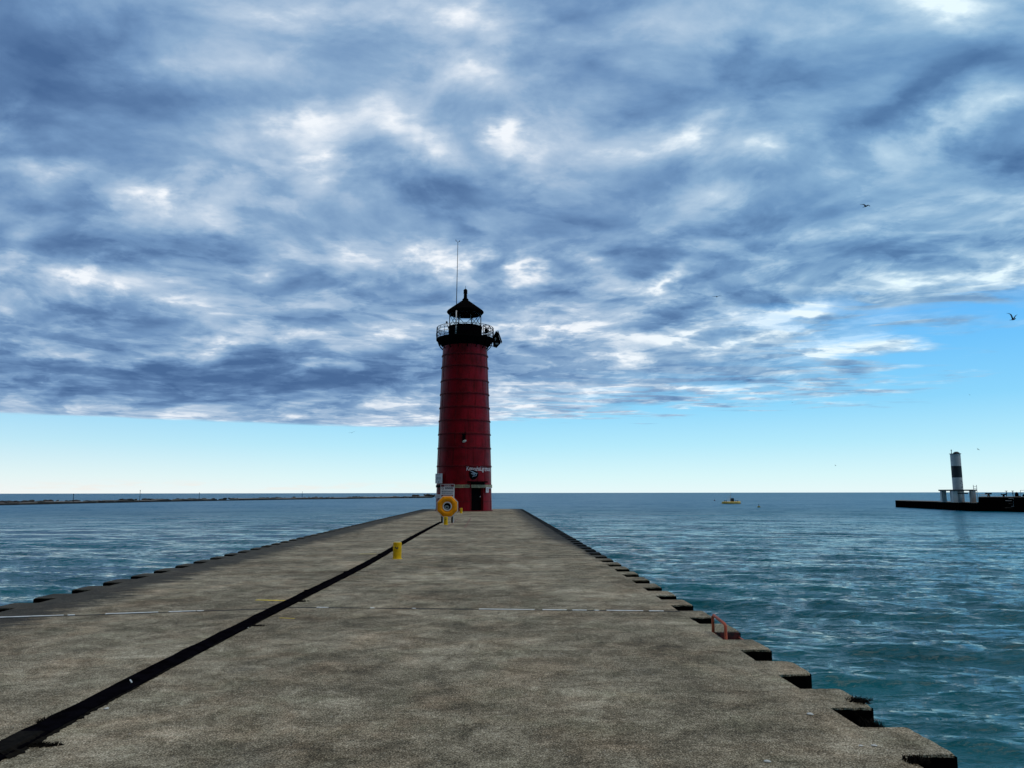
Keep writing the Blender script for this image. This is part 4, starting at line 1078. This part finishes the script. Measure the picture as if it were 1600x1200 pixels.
# ------------------------------------------------------------------ south pier on the right
def make_south_pier():
    a = onz(1399.5, 792.4, WATER); b_ = onz(1529.5, 799.3, WATER); c = onz(1640, 800.6, WATER); c2 = onz(2100, 806, WATER)
    t = empty('harbour_pier', a, label='low black steel pier with a raised end across the channel on the right', cat='pier')
    O = a; back = Vector((3.0, 14.0, 0)).normalized() * 9
    def slab(name, P, z0, z1, mat, grow=0.0, depth=9.0, zj=0):
        bm = B(); bk = Vector((.66, 1, 0)).normalized() * depth
        pts = [(p - O) for p in P]
        out = [(p.x, p.y) for p in pts] + [((p + bk).x, (p + bk).y) for p in pts[::-1]]
        prism(bm, out, z0 - WATER, z1 - WATER)
        return build(name, bm, mat, t)
    zl, zh = -.16, .80
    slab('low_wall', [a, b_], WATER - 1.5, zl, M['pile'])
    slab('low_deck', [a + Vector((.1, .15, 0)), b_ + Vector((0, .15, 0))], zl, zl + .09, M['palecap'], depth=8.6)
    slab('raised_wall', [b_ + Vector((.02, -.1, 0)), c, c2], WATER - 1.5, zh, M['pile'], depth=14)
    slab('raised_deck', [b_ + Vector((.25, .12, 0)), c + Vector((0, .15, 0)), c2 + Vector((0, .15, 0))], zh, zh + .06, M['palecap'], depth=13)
    # pile ribs
    for P0, P1, zt in ((a, b_, zl), (b_, c, zh), (c, c2, zh)):
        bm = B()
        d = P1 - P0; n = int(d.length / 1.2); ang = math.atan2(d.y, d.x)
        for k in range(1, n):
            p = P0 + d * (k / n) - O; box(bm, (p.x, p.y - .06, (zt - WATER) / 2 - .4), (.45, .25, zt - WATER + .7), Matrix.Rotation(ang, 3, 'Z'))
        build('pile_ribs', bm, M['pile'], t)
    bm = B()
    for P0, P1, z in ((a, b_, zl - .35), (b_, c, zh - .5), (c, c2, zh - .5)):
        p, q = P0 - O, P1 - O; tube(bm, [(p.x, p.y - .22, z - WATER), (q.x, q.y - .22, z - WATER)], .09, 6)
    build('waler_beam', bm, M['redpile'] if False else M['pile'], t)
    # light-coloured ladder/scaffold on the raised wall
    p0 = aty(1572, 783, onz(1572, 799.9, WATER).y - .35)
    s = empty('wall_scaffold', (p0.x, p0.y, 0), label='pale horizontal pipe rails fixed on the black wall at the right edge', cat='scaffold')
    bm = B()
    def P(px, py): q = aty(px, py, p0.y); return (q.x - p0.x, 0, q.z)
    for y0, x0, x1 in ((778.6, 1576, 1612), (782.4, 1571, 1612), (791.3, 1580, 1592), (791.3, 1595, 1604)): tube(bm, [P(x0, y0), P(x1, y0)], .035, 6)
    build('rail', bm, M['steelgrey'], s)
    bm = B()
    for y0, x0, x1 in ((787, 1576, 1584), (787, 1586, 1608), (793.5, 1570, 1582)): tube(bm, [P(x0, y0), P(x1, y0)], .05, 6)
    build('worn_rail', bm, M['darkstone'], s)
    bm = B()
    for x in (1583.4, 1593.5, 1603): tube(bm, [P(x, 778.5), P(x, 791.5)], .025, 6)
    build('upright', bm, M['steelgrey'], s)
    # things on the raised deck
    def bits(px, w, h, label, name, cat, kind, grp=None):
        Y = b_.y + 2.0; p = aty(px, 777.5, Y); bm = B()
        if kind == 'cleat':
            tube(bm, [(0, 0, 0), (0, 0, h)], [w * .5, w * .35], 8); box(bm, (0, 0, h), (w * 1.9, w, w * .5))
        elif kind == 'drum':
            bmesh.ops.create_uvsphere(bm, u_segments=14, v_segments=8, radius=1, matrix=Matrix.Translation((0, 0, h * .45)) @ Matrix.Diagonal((w * .5, w * .4, h * .55, 1))); box(bm, (w * .2, 0, h * .1), (w * 1.2, w * .8, h * .2))
        elif kind == 'post':
            tube(bm, [(0, 0, 0), (0, 0, h)], w * .28, 6); tube(bm, [(-w, 0, h * .97), (w, 0, h * .97)], w * .22, 6); tube(bm, [(-w * .8, 0, h * .5), (w * .8, 0, h * .55)], w * .2, 6)
        o = build(name, bm, M['black'] if kind != 'post' else M['darkstone']); o.location = (p.x, Y, zh + .055); tag(o, label, cat, grp)
    bits(1544.8, .45, .50, 'squat black mooring cleat on the raised pier left end', 'mooring_cleat', 'cleat', 'cleat')
    bits(1568.5, .35, .35, 'small dark mooring cleat in the middle of the raised pier', 'mooring_cleat', 'cleat', 'cleat')
    bits(1573.2, .20, .95, 'thin dark post with crossbar, left of two on the raised pier', 'gauge_post', 'post', 'post')
    bits(1583.2, .20, .95, 'thin dark post with crossbar, right of two on the raised pier', 'gauge_post', 'post', 'post')
    bits(1589.0, .60, .75, 'rounded black capstan at the right end of the raised pier', 'capstan', 'capstan', 'drum')
    bits(1600.5, .50, .40, 'dark low capstan cut by the right edge of the photo', 'capstan', 'capstan', 'drum')
    Y = b_.y + 1.5; q0, q1 = aty(1530.5, 776.8, Y), aty(1544, 776.6, Y)
    bm = B(); tube(bm, [(0, 0, .34), (q1.x - q0.x, 0, .34)], .04, 6)
    for f in (0, .33, .66, 1): tube(bm, [((q1.x - q0.x) * f, 0, 0), ((q1.x - q0.x) * f, 0, .34)], .03, 6)
    o = build('low_rail', bm, M['white']); o.location = (q0.x, Y, zh + .05); tag(o, 'low white pipe rail at the left end of the raised pier', 'rail')
    Y = b_.y + 3; q0 = aty(1595.5, 777.5, Y); bm = B()
    for f in (0, 1.6, 3.2): tube(bm, [(f, 0, 0), (f, 0, 1.05)], .035, 6)
    for z in (.55, 1.03): tube(bm, [(0, 0, z), (3.2, 0, z)], .03, 6)
    o = build('guard_railing', bm, M['steelgrey']); o.location = (q0.x, Y, zh + .05); tag(o, 'grey guard railing on the raised pier at the right edge', 'railing')
    # daymark tower
    Yt = onz(1497, 784.6, zl + .09).y; base = aty(1497.5, 784.6, Yt)
    T = empty('beacon_tower', (base.x, Yt, zl + .09), label='white cylindrical beacon tower with black middle band on a legged platform', cat='beacon')
    k = Yt / 1200 * 1.05 / math.cos(math.atan2(base.x, Yt)) ** 0
    def hz(py): return aty(1494, py, Yt).z - (zl + .09)
    rr = 7.3 * Yt / 1200
    za, zb, zc_, zd_ = hz(765), hz(746.2), hz(728.2), hz(709.5)
    cx = aty(1497, 765, Yt).x - base.x
    def seg(name, z0, z1, mat, r=rr): bm = B(); lathe(bm, [(r, z0), (r, z1)], 32, c=(cx, 0)); return build(name, bm, M[mat], T)
    seg('lower_shaft', za, zb, 'greywhite'); seg('middle_band', zb, zc_, 'band', rr + .003); seg('upper_shaft', zc_, zd_, 'greywhite')
    bm = B(); lathe(bm, [(rr + .12, zd_), (rr + .12, zd_ + .08), (.01, zd_ + .09)], 32, c=(cx, 0)); build('top_deck', bm, M['band'], T)
    bm = B(); lathe(bm, [(rr * .66, zd_ + .085), (rr * .62, zd_ + .22), (rr * .30, zd_ + .40), (0, zd_ + .42)], 20, c=(cx + .22, 0)); build('lamp_cap', bm, M['band'], T)
    bm = B(); tube(bm, [(cx - .62, 0, zd_ + .08), (cx - .62, 0, zd_ + .62)], .05, 6); bmesh.ops.create_uvsphere(bm, u_segments=8, v_segments=6, radius=.10, matrix=Matrix.Translation((cx - .62, 0, zd_ + .66))); build('marker_lamp', bm, M['band'], T)
    w = 19.0 * Yt / 1200; zp = za
    bm = B(); box(bm, (0, 0, zp - .11), (2 * w, 4.2, .22)); build('platform', bm, M['band'], T)
    for sx in (-1, 1):
        for sy in (-1.6, 1.6):
            bm = B(); box(bm, (sx * (w - .50), sy, (zp - .22) / 2), (.80, .5, zp - .22)); build('leg', bm, M['greywhite'], T)
    bm = B(); lathe(bm, [(.85, 0), (.85, zp - .22)], 20, c=(cx - .1, .6)); build('core_column', bm, M['greywhite'], T)
    bm = B(); box(bm, (-w * .25, -1.5, zp - .62), (w * 1.3, .12, .20)); build('cross_beam', bm, M['band'], T)
    for sx in (-.27, .27):
        bm = B(); tube(bm, [(cx + 1.55 + sx, -2.25, 0.0), (cx + 1.55 + sx, -2.2, zp + .75)], .04, 6); build('ladder_stile', bm, M['greywhite'], T)
    for q in range(8):
        bm = B(); tube(bm, [(cx + 1.28, -2.22, .3 + q * .33), (cx + 1.82, -2.22, .3 + q * .33)], .035, 6); build('ladder_rung', bm, M['greywhite'], T)
    bm = B(); r = random.Random(8)
    for q in range(11):
        a = R(r.uniform(5, 45)); z = r.uniform(za + .3, zb - .5); s_ = r.uniform(.1, .3)
        c = Vector((cx + (rr + .01) * math.sin(a), -(rr + .01) * math.cos(a), z)); dv = Vector((math.cos(a) * s_ * r.choice((-1, 1)), math.sin(a) * s_, r.uniform(-.25, .25))); tube(bm, [c, c + dv * .5 + Vector((0, -.01, .08)), c + dv], .03, 4)
    build('graffiti', bm, M['ink'], T)
make_south_pier()

# ------------------------------------------------------------------ floating yellow work buoy and small buoys
def make_float():
    p = onz(1142.5, 787.2, WATER); s = p.y / 1200
    t = empty('survey_float', (p.x, p.y, WATER), R(4), 'flat yellow float with dark cabin box and mast out on the lake', 'float')
    bm = B(); L = 14.3 * s; n = 18; rows = []
    for i in range(n + 1):
        f = i / n * 2 - 1; w = 1.25 * (1 - abs(f) ** 4 * .55) if abs(f) < 1 else .4; top = .62 + (.10 * max(0, f) ** 3 if f > 0 else 0.0); x = f * L
        e = .25 * abs(f) ** 8
        rows.append([bm.verts.new(q) for q in ((x, -w * .75, -.25 + e), (x, -w, .15), (x, -w, top - .1), (x, -w * .85, top), (x, w * .85, top), (x, w, top - .1), (x, w, .15), (x, w * .75, -.25 + e))])
    for i in range(n):
        for k in range(8): bm.faces.new((rows[i][k], rows[i][(k + 1) % 8], rows[i + 1][(k + 1) % 8], rows[i + 1][k]))
    bm.faces.new(rows[0]); bm.faces.new(rows[-1][::-1]); build('hull', bm, M['buoy'], t)
    bm = B(); box(bm, (0, 0, -.02), (L * 1.9, 2.56, .2)); build('waterline_band', bm, M['band'], t, bevel=.03)
    bm = B(); box(bm, (.35, 0, 1.05), (.75, .8, .95)); build('equipment_box', bm, M['band'], t, bevel=.03)
    bm = B(); tube(bm, [(-.25, 0, .6), (-.1, 0, 2.3), (-.1, 0, 3.1)], .05, 6); tube(bm, [(-.5, 0, 1.9), (.3, 0, 2.0)], .04, 6); tube(bm, [(-.7, 0, .6), (-.15, 0, 2.1)], .035, 6); tube(bm, [(-.8, 0, 1.7), (-.8, 0, 2.1)], .06, 6); build('mast', bm, M['greywhite'], t)
    for x in (-L * .64, L * .62):
        bm = B(); tube(bm, [(x, -.6, .6), (x, -.6, .95)], .11, 8); tube(bm, [(x, .6, .6), (x, .6, .95)], .11, 8); build('deck_cleat', bm, M['band'], t)
    bm = B()
    for x in (-L * .66, -L * .4, L * .35, L * .66): tube(bm, [(x, -1, .6), (x, -1, 1.25)], .02, 5)
    tube(bm, [(-L * .66, -1, 1.25), (-L * .4, -1, 1.25)], .02, 5); tube(bm, [(L * .35, -1, 1.25), (L * .66, -1, 1.25)], .02, 5); build('guard_rail', bm, M['steelgrey'], t)
make_float()
def small_buoy(px, py, r, mat, label):
    p = onz(px, py, WATER); t = empty('marker_buoy', (p.x, p.y, WATER), 0, label, 'buoy', 'small marker buoys on the lake')
    bm = B(); bmesh.ops.create_uvsphere(bm, u_segments=16, v_segments=10, radius=r, matrix=Matrix.Translation((0, 0, r * .25)) @ Matrix.Diagonal((1, 1, .75, 1))); build('buoy_body', bm, mat, t, smooth=True)
    bm = B(); tube(bm, [(0, 0, r * .8), (0, 0, r * 2.1)], .05, 6); build('buoy_stem', bm, M['band'], t)
M['olive'] = paint('olive_buoy', (0.20, 0.21, 0.04), 0.5, 0.2, 3)
M['maroon'] = paint('maroon_buoy', (0.10, 0.02, 0.03), 0.5, 0.2, 3)
small_buoy(1116.5, 782.6, .32, M['maroon'], 'small dark reddish buoy left of the yellow float')
small_buoy(1185.8, 793.0, .34, M['olive'], 'small olive green buoy right of the yellow float')

# ------------------------------------------------------------------ gulls
def gull(px, py, span_px, dist, vee, bank, head, label):
    d = ray(px, py); p = Vector((0, 0, CAMZ)) + d * (dist / d.y)
    sp = span_px * dist / 1200; s = sp / 1.25
    t = empty('gull', p, R(head), label, 'gull', 'gulls gliding over the lake'); t.rotation_euler = (0, R(bank), R(head)); t.scale = (s, s, s)
    bm = B(); tube(bm, [(0, .26, 0), (0, .20, 0), (0, .05, -.015), (0, -.12, -.02), (0, -.22, .01), (0, -.27, .02), (0, -.31, .012)], [.012, .035, .062, .058, .036, .034, .008], 10); build('body', bm, M['gull'], t, smooth=True)
    for sx in (-1, 1):
        bm = B(); rows = []
        for (u, ch, z, yo) in ((.03, .17, 0, 0), (.16, .16, .5, -.02), (.30, .14, .85, -.05), (.45, .10, 1.0, .0), (.62, .02, 1.08, .10)):
            zz_ = z * vee; rows.append([bm.verts.new((sx * u, yo - ch / 2, zz_)), bm.verts.new((sx * u, yo, zz_ + .012)), bm.verts.new((sx * u, yo + ch / 2, zz_ - .004)), bm.verts.new((sx * u, yo, zz_ - .006))])
        for i in range(4):
            for k in range(4): bm.faces.new((rows[i][k], rows[i][(k + 1) % 4], rows[i + 1][(k + 1) % 4], rows[i + 1][k]))
        bm.faces.new(rows[0]); bm.faces.new(rows[-1]); build('wing', bm, M['gullwing'], t, smooth=True)
    bm = B(); v = [bm.verts.new(q) for q in ((-.02, .22, .0), (.02, .22, .0), (.06, .36, .0), (-.06, .36, .0))]; w_ = [bm.verts.new(q.co + Vector((0, 0, .008))) for q in v]
    bm.faces.new(v); bm.faces.new(w_[::-1])
    for k in range(4): bm.faces.new((v[k], v[(k + 1) % 4], w_[(k + 1) % 4], w_[k]))
    build('tail', bm, M['gullwing'], t)
gull(1353, 322, 22, 70, .10, 2, 20, 'gull gliding with level wings high among the clouds, topmost')
gull(1120, 463.5, 15, 95, .06, -3, -15, 'gull with flat wings in front of grey cloud, right of the lighthouse')
gull(1583, 499, 22, 62, .50, 4, 12, 'gull with wings raised in a vee beside the blue gap at the right edge')
gull(1305.5, 727.5, 5, 180, .20, 15, 30, 'tiny gull low in the clear sky between the yellow float and the beacon')
gull(1528.5, 702.5, 7, 150, .15, 32, 20, 'small gull banking just right of the beacon tower top')
gull(1515, 617, 4.5, 200, .2, 0, 0, 'tiny gull high in the clear blue sky above the beacon')
gull(1238, 629, 4.5, 220, .15, -10, 10, 'tiny faint gull just under the broken cloud edge')
gull(550, 676, 10, 140, .12, -14, 10, 'small faint gull just below the cloud edge left of the lighthouse')

# ------------------------------------------------------------------ render settings
sc.view_settings.view_transform = 'Standard'; sc.view_settings.look = 'None'
sc.view_settings.exposure = 0.0; sc.view_settings.gamma = 1.0
sc.view_settings.use_curve_mapping = False
sc.cycles.max_bounces = 6; sc.cycles.transparent_max_bounces = 8
sc.cycles.sample_clamp_indirect = 4.0
